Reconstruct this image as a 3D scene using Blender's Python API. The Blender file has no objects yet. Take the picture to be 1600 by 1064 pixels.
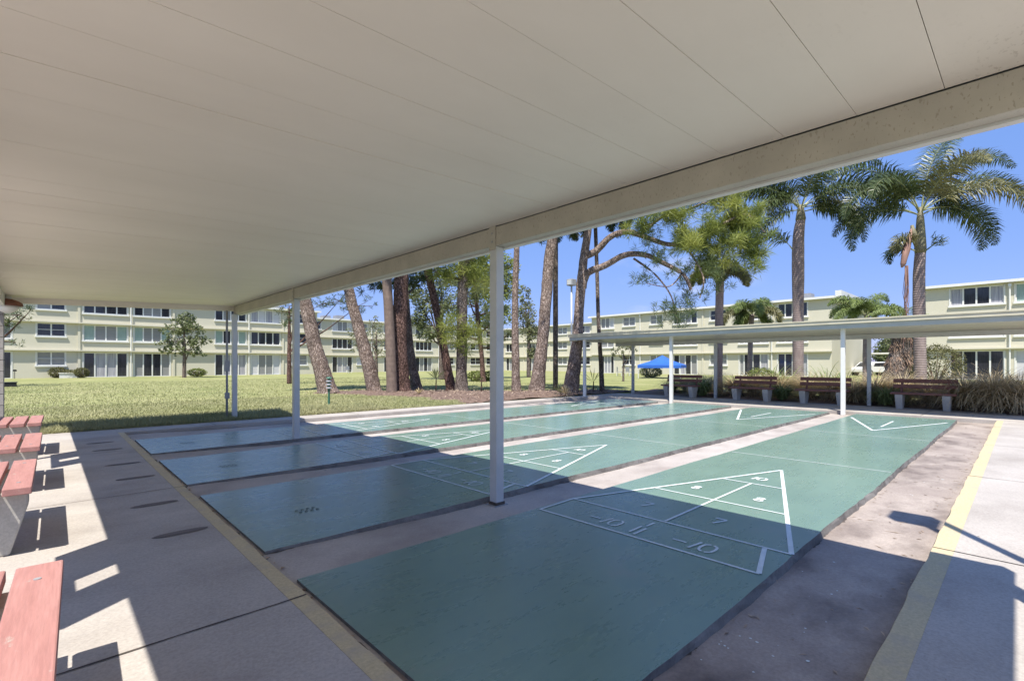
import bpy, math, random
import numpy as np
from mathutils import Vector, Euler
random.seed(7); RNG = np.random.default_rng(7)
SC = bpy.context.scene
COL = SC.collection
# ------------------------------------------------------------------ camera
EYE = 1.33
YAW = math.radians(43.6)
FW = (math.sin(YAW), math.cos(YAW)); RT = (math.cos(YAW), -math.sin(YAW))
cam = bpy.data.cameras.new("camera"); camo = bpy.data.objects.new("camera", cam); COL.objects.link(camo)
camo.location = (0, 0, EYE); camo.rotation_euler = (math.pi/2, 0, -YAW)
cam.sensor_width = 36; cam.lens = 764/1600*36; cam.shift_y = 0.0225
cam.clip_end = 2000; cam.clip_start = 0.05
SC.camera = camo
# ------------------------------------------------------------------ sky and sun
SHU, SHV = 0.40, 0.285                      # ground shift of a shadow per metre of height
sun_el = math.atan2(1, math.hypot(SHU, SHV)); sun_rot = math.atan2(-SHU, -SHV)
w = bpy.data.worlds.new("World"); SC.world = w; w.use_nodes = True
nt = w.node_tree; nt.nodes.clear()
out = nt.nodes.new("ShaderNodeOutputWorld"); bg = nt.nodes.new("ShaderNodeBackground")
sky = nt.nodes.new("ShaderNodeTexSky"); sky.sky_type = 'NISHITA'; sky.sun_disc = False
sky.sun_elevation = sun_el; sky.sun_rotation = sun_rot
sky.air_density = 1.0; sky.dust_density = 0.1; sky.ozone_density = 4.0; sky.altitude = 0
bg.inputs[1].default_value = 0.115
tc = nt.nodes.new("ShaderNodeTexCoord")
def vmath(op, a, b=None, val=None):
    n = nt.nodes.new("ShaderNodeVectorMath"); n.operation = op; nt.links.new(a, n.inputs[0])
    if b is not None: n.inputs[1].default_value = b
    return n
cd = Vector((FW[0]+RT[0]*0.34, FW[1]+RT[1]*0.34, 0.15)).normalized()
nz = nt.nodes.new("ShaderNodeTexNoise"); nz.inputs["Scale"].default_value = 9; nz.inputs["Detail"].default_value = 7
mp = nt.nodes.new("ShaderNodeMapping"); mp.inputs["Scale"].default_value = (1, 1, 2.6)
nt.links.new(tc.outputs["Generated"], mp.inputs[0]); nt.links.new(mp.outputs[0], nz.inputs[0])
ds = vmath('DISTANCE', tc.outputs["Generated"], tuple(cd))
mr = nt.nodes.new("ShaderNodeMapRange"); mr.inputs[1].default_value = 0.02; mr.inputs[2].default_value = 0.16; mr.inputs[3].default_value = 1; mr.inputs[4].default_value = 0
nt.links.new(ds.outputs["Value"], mr.inputs[0])
m2 = nt.nodes.new("ShaderNodeMapRange"); m2.inputs[1].default_value = 0.50; m2.inputs[2].default_value = 0.80
nt.links.new(nz.outputs[0], m2.inputs[0])
mu = nt.nodes.new("ShaderNodeMath"); mu.operation = 'MULTIPLY'
nt.links.new(mr.outputs[0], mu.inputs[0]); nt.links.new(m2.outputs[0], mu.inputs[1])
mx = nt.nodes.new("ShaderNodeMix"); mx.data_type = 'RGBA'
nt.links.new(mu.outputs[0], mx.inputs[0]); mx.inputs[7].default_value = (4.5, 4.8, 6.0, 1)
tn = nt.nodes.new("ShaderNodeMix"); tn.data_type = 'RGBA'; tn.blend_type = 'MULTIPLY'; tn.inputs[0].default_value = 1
tn.inputs[7].default_value = (1.15, 0.86, 0.98, 1)
hs = nt.nodes.new("ShaderNodeHueSaturation"); hs.inputs["Saturation"].default_value = 1.0
nt.links.new(sky.outputs[0], tn.inputs[6]); nt.links.new(tn.outputs[2], hs.inputs["Color"]); fl_ = nt.nodes.new("ShaderNodeMix"); fl_.data_type = 'RGBA'; fl_.inputs[0].default_value = 0.66; fl_.inputs[7].default_value = (1.10, 2.40, 5.6, 1)
nt.links.new(hs.outputs[0], fl_.inputs[6]); nt.links.new(fl_.outputs[2], mx.inputs[6])
nt.links.new(mx.outputs[2], bg.inputs[0]); nt.links.new(bg.outputs[0], out.inputs[0])
sl = bpy.data.lights.new("sun", 'SUN'); sl.energy = 5.0; sl.angle = math.radians(0.5); sl.color = (1, 0.945, 0.865)
so = bpy.data.objects.new("sun", sl); COL.objects.link(so); so.location = (-10, -8, 30)
so.rotation_euler = Vector((SHU, SHV, -1)).to_track_quat('-Z', 'Y').to_euler()
SC.view_settings.view_transform = 'Standard'; SC.view_settings.look = 'None'
SC.view_settings.gamma = 1; SC.view_settings.exposure = 0.62
SC.cycles.max_bounces = 8; SC.cycles.diffuse_bounces = 6; SC.cycles.sample_clamp_indirect = 10

# ------------------------------------------------------------------ materials
MATS = {}
def ramp(nt, fac, stops):
    r = nt.nodes.new("ShaderNodeValToRGB"); nt.links.new(fac, r.inputs[0])
    e = r.color_ramp.elements
    while len(e) < len(stops): e.new(0.5)
    for el, (p, c) in zip(e, stops): el.position = p; el.color = (*c, 1)
    return r.outputs[0]
def mixc(nt, fac, a, b, mode='MIX'):
    m = nt.nodes.new("ShaderNodeMix"); m.data_type = 'RGBA'; m.blend_type = mode
    for s, x in ((0, fac), (6, a), (7, b)):
        if hasattr(x, 'links'): nt.links.new(x, m.inputs[s])
        elif s == 0: m.inputs[0].default_value = x
        else: m.inputs[s].default_value = (*x, 1)
    return m.outputs[2]
def noise(nt, co, scale, detail=4, rough=0.55, stretch=None, kind='N'):
    if stretch:
        mp = nt.nodes.new("ShaderNodeMapping"); mp.inputs["Scale"].default_value = stretch
        nt.links.new(co, mp.inputs[0]); co = mp.outputs[0]
    n = nt.nodes.new("ShaderNodeTexNoise" if kind == 'N' else "ShaderNodeTexVoronoi")
    n.inputs["Scale"].default_value = scale
    if kind == 'N':
        n.inputs["Detail"].default_value = detail; n.inputs["Roughness"].default_value = rough
    nt.links.new(co, n.inputs[0]); return n.outputs[0]
def base(name):
    m = bpy.data.materials.new(name); m.use_nodes = True; nt = m.node_tree
    b = nt.nodes["Principled BSDF"]; t = nt.nodes.new("ShaderNodeTexCoord")
    return m, nt, b, t.outputs["Object"]
def bump(nt, b, h, strength, dist):
    n = nt.nodes.new("ShaderNodeBump"); n.inputs["Strength"].default_value = strength; n.inputs["Distance"].default_value = dist
    nt.links.new(h, n.inputs["Height"]); nt.links.new(n.outputs[0], b.inputs["Normal"])
def smooth(nt, x, a, b_):
    m = nt.nodes.new("ShaderNodeMapRange"); nt.links.new(x, m.inputs[0]); m.inputs[1].default_value = a; m.inputs[2].default_value = b_
    return m.outputs[0]
def mat(name, c1, c2=None, scale=3, rough=0.7, bscale=40, bstr=0.0, bdist=0.01, metal=0, stretch=None, spec=0.5, detail=5, rand=0.0, trans=0):
    if name in MATS: return MATS[name]
    m, nt, b, co = base(name)
    c2 = c2 or tuple(x*0.8 for x in c1)
    col = ramp(nt, noise(nt, co, scale, detail, 0.6, stretch), [(0.3, c2), (0.7, c1)])
    if rand:
        oi = nt.nodes.new("ShaderNodeNewGeometry")
        col = mixc(nt, 1.0, col, ramp(nt, oi.outputs["Random Per Island"], [(0, (1-rand,)*3), (1, (1+rand*0.6,)*3)]), 'MULTIPLY')
    nt.links.new(col, b.inputs["Base Color"])
    b.inputs["Roughness"].default_value = rough; b.inputs["Metallic"].default_value = metal
    b.inputs["Specular IOR Level"].default_value = spec
    if bstr: bump(nt, b, noise(nt, co, bscale, 4, 0.6, stretch), bstr, bdist)
    if trans:
        tr = nt.nodes.new("ShaderNodeBsdfTranslucent"); nt.links.new(col, tr.inputs[0])
        ms = nt.nodes.new("ShaderNodeMixShader"); ms.inputs[0].default_value = trans
        o = nt.nodes["Material Output"]
        nt.links.new(b.outputs[0], ms.inputs[1]); nt.links.new(tr.outputs[0], ms.inputs[2]); nt.links.new(ms.outputs[0], o.inputs[0])
    MATS[name] = m; return m
def m_concrete(name, ca, cb, stain, amt=0.6, ssc=0.9, rough=0.85):
    m, nt, b, co = base(name)
    col = ramp(nt, noise(nt, co, 1.1, 6, 0.6), [(0.3, cb), (0.7, ca)])
    fine = noise(nt, co, 60, 5, 0.75)
    col = mixc(nt, 1.0, col, ramp(nt, fine, [(0.25, (0.72,)*3), (0.75, (1.15,)*3)]), 'MULTIPLY')
    s = smooth(nt, noise(nt, co, ssc, 8, 0.62, (1, 1.4, 1)), 0.48, 0.72)
    sm = nt.nodes.new("ShaderNodeMath"); sm.operation = 'MULTIPLY'; nt.links.new(s, sm.inputs[0]); sm.inputs[1].default_value = amt
    col = mixc(nt, sm.outputs[0], col, stain)
    nt.links.new(col, b.inputs["Base Color"]); b.inputs["Roughness"].default_value = rough
    bump(nt, b, fine, 0.25, 0.004)
    MATS[name] = m; return m
def m_court():
    m, nt, b, co = base("court_paint")
    col = ramp(nt, noise(nt, co, 0.55, 6, 0.6), [(0.3, (0.136, 0.222, 0.174)), (0.72, (0.186, 0.284, 0.216))])
    n2 = noise(nt, co, 5, 8, 0.7, (0.35, 1.2, 1))
    col = mixc(nt, 1.0, col, ramp(nt, n2, [(0.2, (0.93,)*3), (0.8, (1.06,)*3)]), 'MULTIPLY')
    n3 = noise(nt, co, 140, 4, 0.7)
    col = mixc(nt, 1.0, col, ramp(nt, n3, [(0.3, (0.9,)*3), (0.7, (1.08,)*3)]), 'MULTIPLY')
    crk = noise(nt, co, 1.1, 6, 0.55)
    d = nt.nodes.new("ShaderNodeMath"); d.operation = 'SUBTRACT'; nt.links.new(crk, d.inputs[0]); d.inputs[1].default_value = 0.70
    col = mixc(nt, smooth(nt, d.outputs[0], 0.0, 0.12), col, (0.06, 0.13, 0.115))
    st = noise(nt, co, 7, 5, 0.7, (0.10, 3.0, 1))
    col = mixc(nt, 1.0, col, ramp(nt, st, [(0.25, (0.95, 0.95, 0.96)), (0.75, (1.05, 1.04, 1.03))]), 'MULTIPLY')
    wr = noise(nt, co, 0.9, 9, 0.72)
    col = mixc(nt, smooth(nt, wr, 0.60, 0.80), col, (0.24, 0.27, 0.22))
    nt.links.new(col, b.inputs["Base Color"])
    r = nt.nodes.new("ShaderNodeMapRange"); nt.links.new(n2, r.inputs[0]); r.inputs[1].default_value = 0.3; r.inputs[2].default_value = 0.7
    r.inputs[3].default_value = 0.24; r.inputs[4].default_value = 0.33
    nt.links.new(r.outputs[0], b.inputs["Roughness"]); b.inputs["Specular IOR Level"].default_value = 0.85
    bump(nt, b, n3, 0.06, 0.003)
    MATS["court_paint"] = m; return m
C_WALK = m_concrete("walk_concrete", (0.49, 0.452, 0.405), (0.385, 0.35, 0.31), (0.20, 0.17, 0.145), 0.45)
C_STRIP = m_concrete("gutter_concrete", (0.51, 0.465, 0.42), (0.37, 0.325, 0.29), (0.19, 0.15, 0.13), 0.7, 0.8)
C_STRIPN = m_concrete("brown_stained_concrete", (0.46, 0.395, 0.34), (0.27, 0.22, 0.19), (0.10, 0.075, 0.065), 0.9, 1.1)
C_EDGE = m_concrete("rough_edge_concrete", (0.27, 0.255, 0.235), (0.12, 0.11, 0.10), (0.06, 0.05, 0.045), 0.8, 9)
C_COURT = m_court()
M_YEL = m_concrete("yellow_kerb_paint", (0.60, 0.50, 0.30), (0.53, 0.435, 0.26), (0.42, 0.36, 0.28), 0.8, 5)
M_LINE = mat("white_line_paint", (0.72, 0.76, 0.74), (0.58, 0.63, 0.61), 9, 0.5)
M_FADE = mat("faded_line_paint", (0.24, 0.36, 0.32), (0.16, 0.27, 0.24), 14, 0.6)
M_FADE2 = mat("ghost_paint", (0.42, 0.38, 0.36), (0.33, 0.28, 0.26), 20, 0.7)
M_DARKOVAL = mat("dark_oval", (0.17, 0.145, 0.13), (0.13, 0.11, 0.10), 10, 0.8)
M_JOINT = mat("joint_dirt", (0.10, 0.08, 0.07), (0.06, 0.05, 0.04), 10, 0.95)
M_STENCIL = mat("stencil_ink", (0.03, 0.07, 0.07), (0.05, 0.10, 0.09), 30, 0.6)
M_CEIL = mat("ceiling_enamel0", (0.74, 0.70, 0.58), (0.70, 0.66, 0.54), 1.5, 0.42, 60, 0.04, 0.002)
def m_ceil():
    m, nt, b, co = base("ceiling_enamel")
    col = ramp(nt, noise(nt, co, 1.3, 6, 0.6, (0.5, 1, 1)), [(0.3, (0.69, 0.638, 0.545)), (0.7, (0.76, 0.708, 0.61))])
    sp = smooth(nt, noise(nt, co, 55, 2, 0.5, (0.5, 1, 1)), 0.60, 0.66)
    big = smooth(nt, noise(nt, co, 0.9, 3, 0.5), 0.42, 0.6)
    sx = nt.nodes.new("ShaderNodeSeparateXYZ"); nt.links.new(co, sx.inputs[0])
    a = smooth(nt, sx.outputs[0], -1.3, 0.0); c = smooth(nt, sx.outputs[1], -0.5, -4.0)
    def mul(p, q):
        n_ = nt.nodes.new("ShaderNodeMath"); n_.operation = 'MULTIPLY'; nt.links.new(p, n_.inputs[0])
        if hasattr(q, 'links'): nt.links.new(q, n_.inputs[1])
        else: n_.inputs[1].default_value = q
        return n_.outputs[0]
    col = mixc(nt, mul(mul(mul(sp, a), mul(c, big)), 0.45), col, (0.30, 0.25, 0.17))
    nt.links.new(col, b.inputs["Base Color"]); b.inputs["Roughness"].default_value = 0.45
    bump(nt, b, noise(nt, co, 2.2, 3, 0.5, (0.35, 3, 1)), 0.25, 0.004)
    MATS["ceiling_enamel"] = m; return m
M_CEIL = m_ceil()
M_ALU = mat("white_aluminium", (0.62, 0.62, 0.59), (0.55, 0.55, 0.52), 5, 0.42, 90, 0.03, 0.002)
M_CREAM = mat("cream_fascia", (0.58, 0.54, 0.40), (0.50, 0.46, 0.34), 3, 0.6)
M_BEAM2 = mat("grey_green_beam", (0.44, 0.46, 0.42), (0.38, 0.40, 0.36), 3, 0.6)
M_POST = mat("post_paint", (0.55, 0.57, 0.57), (0.47, 0.49, 0.49), 4, 0.4, 90, 0.03, 0.002)
def m_beam():
    m, nt, b, co = base("weathered_beam")
    col = ramp(nt, noise(nt, co, 3, 6, 0.6), [(0.3, (0.36, 0.335, 0.28)), (0.7, (0.45, 0.42, 0.35))])
    sp = noise(nt, co, 75, 2, 0.5, (1, 1.0, 0.5))
    f = smooth(nt, sp, 0.62, 0.67)
    sm = nt.nodes.new("ShaderNodeMath"); sm.operation = 'MULTIPLY'; nt.links.new(f, sm.inputs[0]); sm.inputs[1].default_value = 0.5
    col = mixc(nt, sm.outputs[0], col, (0.22, 0.19, 0.14))
    nt.links.new(col, b.inputs["Base Color"]); b.inputs["Roughness"].default_value = 0.5
    bump(nt, b, sp, 0.15, 0.003); MATS["weathered_beam"] = m; return m
M_BEAM = m_beam()
def m_grass():
    m, nt, b, co = base("lawn_turf")
    n1 = noise(nt, co, 0.28, 7, 0.65)
    col = ramp(nt, n1, [(0.3, (0.20, 0.225, 0.085)), (0.55, (0.30, 0.305, 0.135)), (0.75, (0.41, 0.385, 0.21))])
    n2 = noise(nt, co, 9, 6, 0.8)
    col = mixc(nt, 1.0, col, ramp(nt, n2, [(0.25, (0.78, 0.8, 0.76)), (0.75, (1.14, 1.12, 1.1))]), 'MULTIPLY')
    nt.links.new(col, b.inputs["Base Color"]); b.inputs["Roughness"].default_value = 0.95; b.inputs["Specular IOR Level"].default_value = 0.1
    bump(nt, b, noise(nt, co, 30, 6, 0.8), 0.6, 0.05); MATS["lawn_turf"] = m; return m
M_GRASS = m_grass()
M_BLADE = mat("grass_blade", (0.44, 0.42, 0.235), (0.30, 0.315, 0.145), 0.5, 0.7, rand=0.2, spec=0.2)
M_MULCH = mat("mulch", (0.24, 0.165, 0.125), (0.13, 0.085, 0.065), 6, 0.95, 25, 0.9, 0.06, detail=8)
M_LITTER = mat("dry_litter", (0.48, 0.38, 0.28), (0.24, 0.165, 0.12), 3, 0.85, rand=0.45)
M_STUCCO = mat("pale_green_stucco", (0.59, 0.562, 0.445), (0.555, 0.528, 0.412), 0.5, 0.9, 30, 0.15, 0.01)
M_TRIM = mat("white_trim", (0.74, 0.74, 0.70), (0.68, 0.68, 0.64), 2, 0.6)
M_ROOF = mat("grey_roofing", (0.45, 0.45, 0.43), (0.34, 0.34, 0.33), 2, 0.8)
def m_glass(name, c1, c2, r=0.08, stretch=(6, 6, 0.6)):
    return mat(name, c1, c2, 2.5, r, stretch=stretch, spec=0.6, detail=2)
G_DARK = m_glass("window_glass_dark", (0.045, 0.045, 0.055), (0.018, 0.02, 0.026))
G_BLIND = m_glass("window_blinds", (0.30, 0.30, 0.29), (0.21, 0.21, 0.21), 0.25, (0.3, 0.3, 30))
G_CURT = m_glass("window_curtain", (0.50, 0.49, 0.50), (0.22, 0.22, 0.26), 0.25, (9, 9, 0.2))
G_TEAL = m_glass("window_frosted", (0.32, 0.42, 0.37), (0.26, 0.35, 0.31), 0.3)
G_WHITE = m_glass("window_shutter", (0.62, 0.62, 0.62), (0.5, 0.5, 0.52), 0.35, (0.3, 0.3, 12))
def m_worn(name, a, b_, chip):
    m, nt, bs, co = base(name)
    col = ramp(nt, noise(nt, co, 4, 5, 0.6, (6, 0.6, 6)), [(0.3, b_), (0.7, a)])
    g_ = noise(nt, co, 22, 6, 0.7, (6, 0.35, 6))
    col = mixc(nt, 1.0, col, ramp(nt, g_, [(0.3, (0.85,)*3), (0.7, (1.1,)*3)]), 'MULTIPLY')
    col = mixc(nt, smooth(nt, noise(nt, co, 13, 8, 0.75, (1, 0.4, 1)), 0.62, 0.68), col, chip)
    nt.links.new(col, bs.inputs["Base Color"]); bs.inputs["Roughness"].default_value = 0.65
    bump(nt, bs, g_, 0.35, 0.003); MATS[name] = m; return m
M_RED = m_worn("salmon_red_paint", (0.44, 0.225, 0.20), (0.36, 0.17, 0.15), (0.40, 0.31, 0.27))
M_RED_SHADE = mat("shaded_red_paint", (0.20, 0.085, 0.065), (0.14, 0.055, 0.045), 4, 0.6, 40, 0.2, 0.003, stretch=(6, 0.6, 6))  # the bench red again, with the far canopy's shade put into the colour
M_CLEG = m_concrete("bench_concrete", (0.52, 0.50, 0.45), (0.42, 0.40, 0.36), (0.28, 0.26, 0.22), 0.5, 3)
def m_bark(name, a, b_, sc=1.0):
    m, nt, bs, co = base(name)
    wn = nt.nodes.new("ShaderNodeTexNoise"); wn.inputs["Scale"].default_value = 5; wn.inputs["Detail"].default_value = 4; nt.links.new(co, wn.inputs[0])
    mixv = nt.nodes.new("ShaderNodeMix"); mixv.data_type = 'RGBA'; mixv.blend_type = 'LINEAR_LIGHT'; mixv.inputs[0].default_value = 0.12
    nt.links.new(co, mixv.inputs[6]); nt.links.new(wn.outputs[1], mixv.inputs[7])
    mp = nt.nodes.new("ShaderNodeMapping"); mp.inputs["Scale"].default_value = (1.4, 1.4, 0.38); nt.links.new(mixv.outputs[2], mp.inputs[0])
    vo = nt.nodes.new("ShaderNodeTexVoronoi"); vo.feature = 'DISTANCE_TO_EDGE'; vo.inputs["Scale"].default_value = 12*sc; nt.links.new(mp.outputs[0], vo.inputs[0])
    edge = smooth(nt, vo.outputs[0], 0.0, 0.16)
    n = noise(nt, co, 9*sc, 7, 0.75, (1, 1, 0.4))
    big = noise(nt, co, 1.3, 4, 0.6)
    f = nt.nodes.new("ShaderNodeMath"); f.operation = 'MULTIPLY'; nt.links.new(edge, f.inputs[0]); nt.links.new(n, f.inputs[1])
    col = ramp(nt, f.outputs[0], [(0.05, b_), (0.55, a)])
    col = mixc(nt, 1.0, col, ramp(nt, big, [(0.3, (0.65,)*3), (0.7, (1.25,)*3)]), 'MULTIPLY')
    nt.links.new(col, bs.inputs["Base Color"]); bs.inputs["Roughness"].default_value = 0.95; bs.inputs["Specular IOR Level"].default_value = 0.15
    bump(nt, bs, f.outputs[0], 1.0, 0.07); MATS[name] = m; return m
B_PINE = m_bark("pine_bark", (0.43, 0.34, 0.29), (0.17, 0.12, 0.095))
B_DARK = m_bark("dark_pine_bark", (0.27, 0.17, 0.14), (0.07, 0.042, 0.035))
B_GREY = m_bark("grey_bark", (0.30, 0.25, 0.215), (0.12, 0.09, 0.075))
def m_palmtrunk(name, a, b_, freq=22.0):
    m, nt, bs, co = base(name)
    wv = nt.nodes.new("ShaderNodeTexWave"); wv.wave_type = 'BANDS'; wv.bands_direction = 'Z'; wv.inputs["Scale"].default_value = freq/6.28
    wv.inputs["Distortion"].default_value = 1.6; wv.inputs["Detail"].default_value = 3; nt.links.new(co, wv.inputs[0])
    n = noise(nt, co, 6, 6, 0.7, (1, 1, 0.5))
    col = ramp(nt, n, [(0.3, b_), (0.7, a)])
    col = mixc(nt, 1.0, col, ramp(nt, wv.outputs[1], [(0.0, (0.80,)*3), (0.6, (1.05,)*3)]), 'MULTIPLY')
    nt.links.new(col, bs.inputs["Base Color"]); bs.inputs["Roughness"].default_value = 0.9
    bump(nt, bs, wv.outputs[1], 0.35, 0.02); MATS[name] = m; return m
B_PALM = m_palmtrunk("ringed_palm_trunk", (0.36, 0.29, 0.265), (0.20, 0.15, 0.14))
B_PALMD = m_palmtrunk("smooth_palm_trunk", (0.25, 0.185, 0.15), (0.14, 0.10, 0.08), 40)
M_CSHAFT = mat("crownshaft", (0.22, 0.21, 0.12), (0.14, 0.12, 0.075), 3, 0.6, stretch=(4, 4, 0.5))
M_STALK = mat("frond_stalk", (0.30, 0.32, 0.17), (0.20, 0.22, 0.10), 3, 0.5)
def leafm(name, a, b_, tr=0.25, sc=0.9, rand=0.35, rough=0.55): return mat(name, a, b_, sc, rough, rand=rand, trans=tr, spec=0.35)
L_PALM = leafm("palm_leaf", (0.13, 0.165, 0.06), (0.045, 0.075, 0.028), 0.18, rough=0.38)
L_PALMO = leafm("olive_palm_leaf", (0.27, 0.25, 0.11), (0.10, 0.11, 0.045), 0.2, rough=0.4)
L_FERN = leafm("fern_palm_leaf", (0.26, 0.33, 0.10), (0.11, 0.16, 0.045), 0.25)
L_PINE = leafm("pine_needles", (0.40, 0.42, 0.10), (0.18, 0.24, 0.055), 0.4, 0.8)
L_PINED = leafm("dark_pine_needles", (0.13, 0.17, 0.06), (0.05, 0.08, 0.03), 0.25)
L_OAK = leafm("oak_leaves", (0.26, 0.29, 0.14), (0.11, 0.14, 0.06), 0.25)
L_PALE = leafm("pale_leaves", (0.26, 0.27, 0.14), (0.15, 0.17, 0.08), 0.3)
L_BUSH = leafm("olive_bush_leaves", (0.21, 0.20, 0.085), (0.11, 0.115, 0.045), 0.25)
L_LIME = leafm("lime_leaves", (0.24, 0.28, 0.06), (0.13, 0.17, 0.03), 0.3)
L_TAN = leafm("tan_grass", (0.74, 0.62, 0.40), (0.44, 0.35, 0.20), 0.35)
L_GRN = leafm("green_grass_blades", (0.32, 0.38, 0.15), (0.15, 0.20, 0.07), 0.2)
M_DEAD = mat("dead_sheath", (0.38, 0.23, 0.18), (0.20, 0.11, 0.085), 3, 0.8, stretch=(3, 3, 0.6))
M_FIBRE = mat("palm_fibre", (0.36, 0.25, 0.18), (0.20, 0.13, 0.09), 3, 0.9, stretch=(3, 3, 0.6))
M_GREENM = mat("green_metal", (0.05, 0.16, 0.10), (0.04, 0.12, 0.08), 3, 0.45)
M_GREYM = mat("grey_metal", (0.33, 0.34, 0.35), (0.26, 0.27, 0.28), 6, 0.5)
M_BLACK = mat("black_plastic", (0.02, 0.02, 0.02), None, 3, 0.5)
M_WHITEP = mat("white_plastic", (0.72, 0.72, 0.70), None, 3, 0.45)
M_BLUE = mat("blue_canvas", (0.035, 0.16, 0.62), (0.03, 0.13, 0.54), 2, 0.7, trans=0.2)
M_LENS = mat("lamp_glass", (0.6, 0.62, 0.62), None, 3, 0.15)
M_CARP = mat("white_car_paint", (0.70, 0.71, 0.73), (0.66, 0.67, 0.69), 1, 0.25)
M_TYRE = mat("tyre_rubber", (0.02, 0.02, 0.02), None, 5, 0.8)
M_BLOCK = m_concrete("block_concrete", (0.40, 0.38, 0.35), (0.30, 0.28, 0.26), (0.2, 0.18, 0.16), 0.5, 4)
M_RUST = mat("rust_brown", (0.25, 0.10, 0.06), (0.12, 0.05, 0.035), 8, 0.7)

# ------------------------------------------------------------------ mesh helpers
def tag(o, label=None, cat=None, group=None, kind=None):
    for k, x in (('label', label), ('category', cat), ('group', group), ('kind', kind)):
        if x: o[k] = x
    return o
def thing(name, loc, label, cat, group=None, rz=0):
    o = bpy.data.objects.new(name, None); COL.objects.link(o); o.location = loc; o.rotation_euler = (0, 0, rz)
    o.empty_display_size = 0.2
    return tag(o, label, cat, group)
def link(name, me, mats, parent=None):
    o = bpy.data.objects.new(name, me); COL.objects.link(o)
    for m in (mats if isinstance(mats, (list, tuple)) else [mats]):
        if me.materials.find(m.name) < 0 or isinstance(mats, (list, tuple)): me.materials.append(m)
    if parent: o.parent = parent
    return o
def dup(root, loc=None, rz=None, label=None, scale=None):
    def cp(o, par):
        c = o.copy(); COL.objects.link(c); c.parent = par
        for ch in kids.get(o.name, []): cp(ch, c)
        return c
    kids = {}
    for o in root.children_recursive: kids.setdefault(o.parent.name, []).append(o)
    r = cp(root, None)
    if loc is not None: r.location = loc
    if rz is not None: r.rotation_euler = (0, 0, rz)
    if label: r['label'] = label
    if scale: r.scale = scale
    return r
class MB:
    def __init__(s, org=(0, 0, 0)): s.v = []; s.f = []; s.m = []; s.o = org
    def add(s, vs, fs, mi=0):
        n = len(s.v); s.v += [(p[0]-s.o[0], p[1]-s.o[1], p[2]-s.o[2]) for p in vs]
        s.f += [tuple(i+n for i in f) for f in fs]; s.m += [mi]*len(fs); return s
    def box(s, a, b, mi=0):
        x0, y0, z0 = a; x1, y1, z1 = b
        if x0 > x1: x0, x1 = x1, x0
        if y0 > y1: y0, y1 = y1, y0
        if z0 > z1: z0, z1 = z1, z0
        return s.add([(x0,y0,z0),(x1,y0,z0),(x1,y1,z0),(x0,y1,z0),(x0,y0,z1),(x1,y0,z1),(x1,y1,z1),(x0,y1,z1)],
                     [(0,3,2,1),(4,5,6,7),(0,1,5,4),(1,2,6,5),(2,3,7,6),(3,0,4,7)], mi)
    def bar(s, p, q, w, h=None, mi=0, up=(0, 0, 1)):
        p = Vector(p); q = Vector(q); d = (q-p).normalized(); u = Vector(up)
        if abs(d.dot(u)) > 0.98: u = Vector((1, 0, 0))
        a = d.cross(u).normalized()*w/2; b = a.cross(d).normalized()*(h or w)/2
        return s.add([p-a-b, p+a-b, p+a+b, p-a+b, q-a-b, q+a-b, q+a+b, q-a+b],
                     [(0,1,2,3),(7,6,5,4),(0,4,5,1),(1,5,6,2),(2,6,7,3),(3,7,4,0)], mi)
    def tube(s, pts, rs, n=10, mi=0, cap=True, wob=0):
        pts = [Vector(p) for p in pts]
        rings = []
        for i, p in enumerate(pts):
            d = (pts[min(i+1, len(pts)-1)]-pts[max(i-1, 0)]).normalized()
            ref = Vector((0, 1, 0)) if abs(d.z) > 0.7 else Vector((0, 0, 1))
            a = d.cross(ref).normalized(); b = d.cross(a).normalized()
            r = rs[i] if hasattr(rs, '__len__') else rs
            rings.append([p+(a*math.cos(t)+b*math.sin(t))*r*(1+wob*(random.random()-0.5)) for t in [2*math.pi*k/n for k in range(n)]])
        vs = [x for r in rings for x in r]; fs = []
        for i in range(len(pts)-1):
            for k in range(n):
                fs.append((i*n+k, i*n+(k+1) % n, (i+1)*n+(k+1) % n, (i+1)*n+k))
        if cap: fs.append(tuple(range(n))[::-1]); fs.append(tuple((len(pts)-1)*n+k for k in range(n)))
        return s.add(vs, fs, mi)
    def prism(s, poly, axis, a, b, mi=0):      # poly in the two other axes
        n = len(poly)
        def P(p, t): return {'x': (t, p[0], p[1]), 'y': (p[0], t, p[1]), 'z': (p[0], p[1], t)}[axis]
        return s.add([P(p, a) for p in poly]+[P(p, b) for p in poly],
                     [tuple(range(n))[::-1], tuple(range(n, 2*n))]+[(i, (i+1) % n, n+(i+1) % n, n+i) for i in range(n)], mi)
    def build(s, name, mats, parent=None, smooth=False, bevel=0):
        me = bpy.data.meshes.new(name); me.from_pydata([tuple(v) for v in s.v], [], s.f)
        me.polygons.foreach_set('material_index', s.m)
        if smooth: me.polygons.foreach_set('use_smooth', [True]*len(s.f))
        me.update()
        o = link(name, me, mats, parent)
        if bevel:
            b = o.modifiers.new('b', 'BEVEL'); b.width = bevel; b.segments = 2; b.limit_method = 'ANGLE'
        return o
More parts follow.
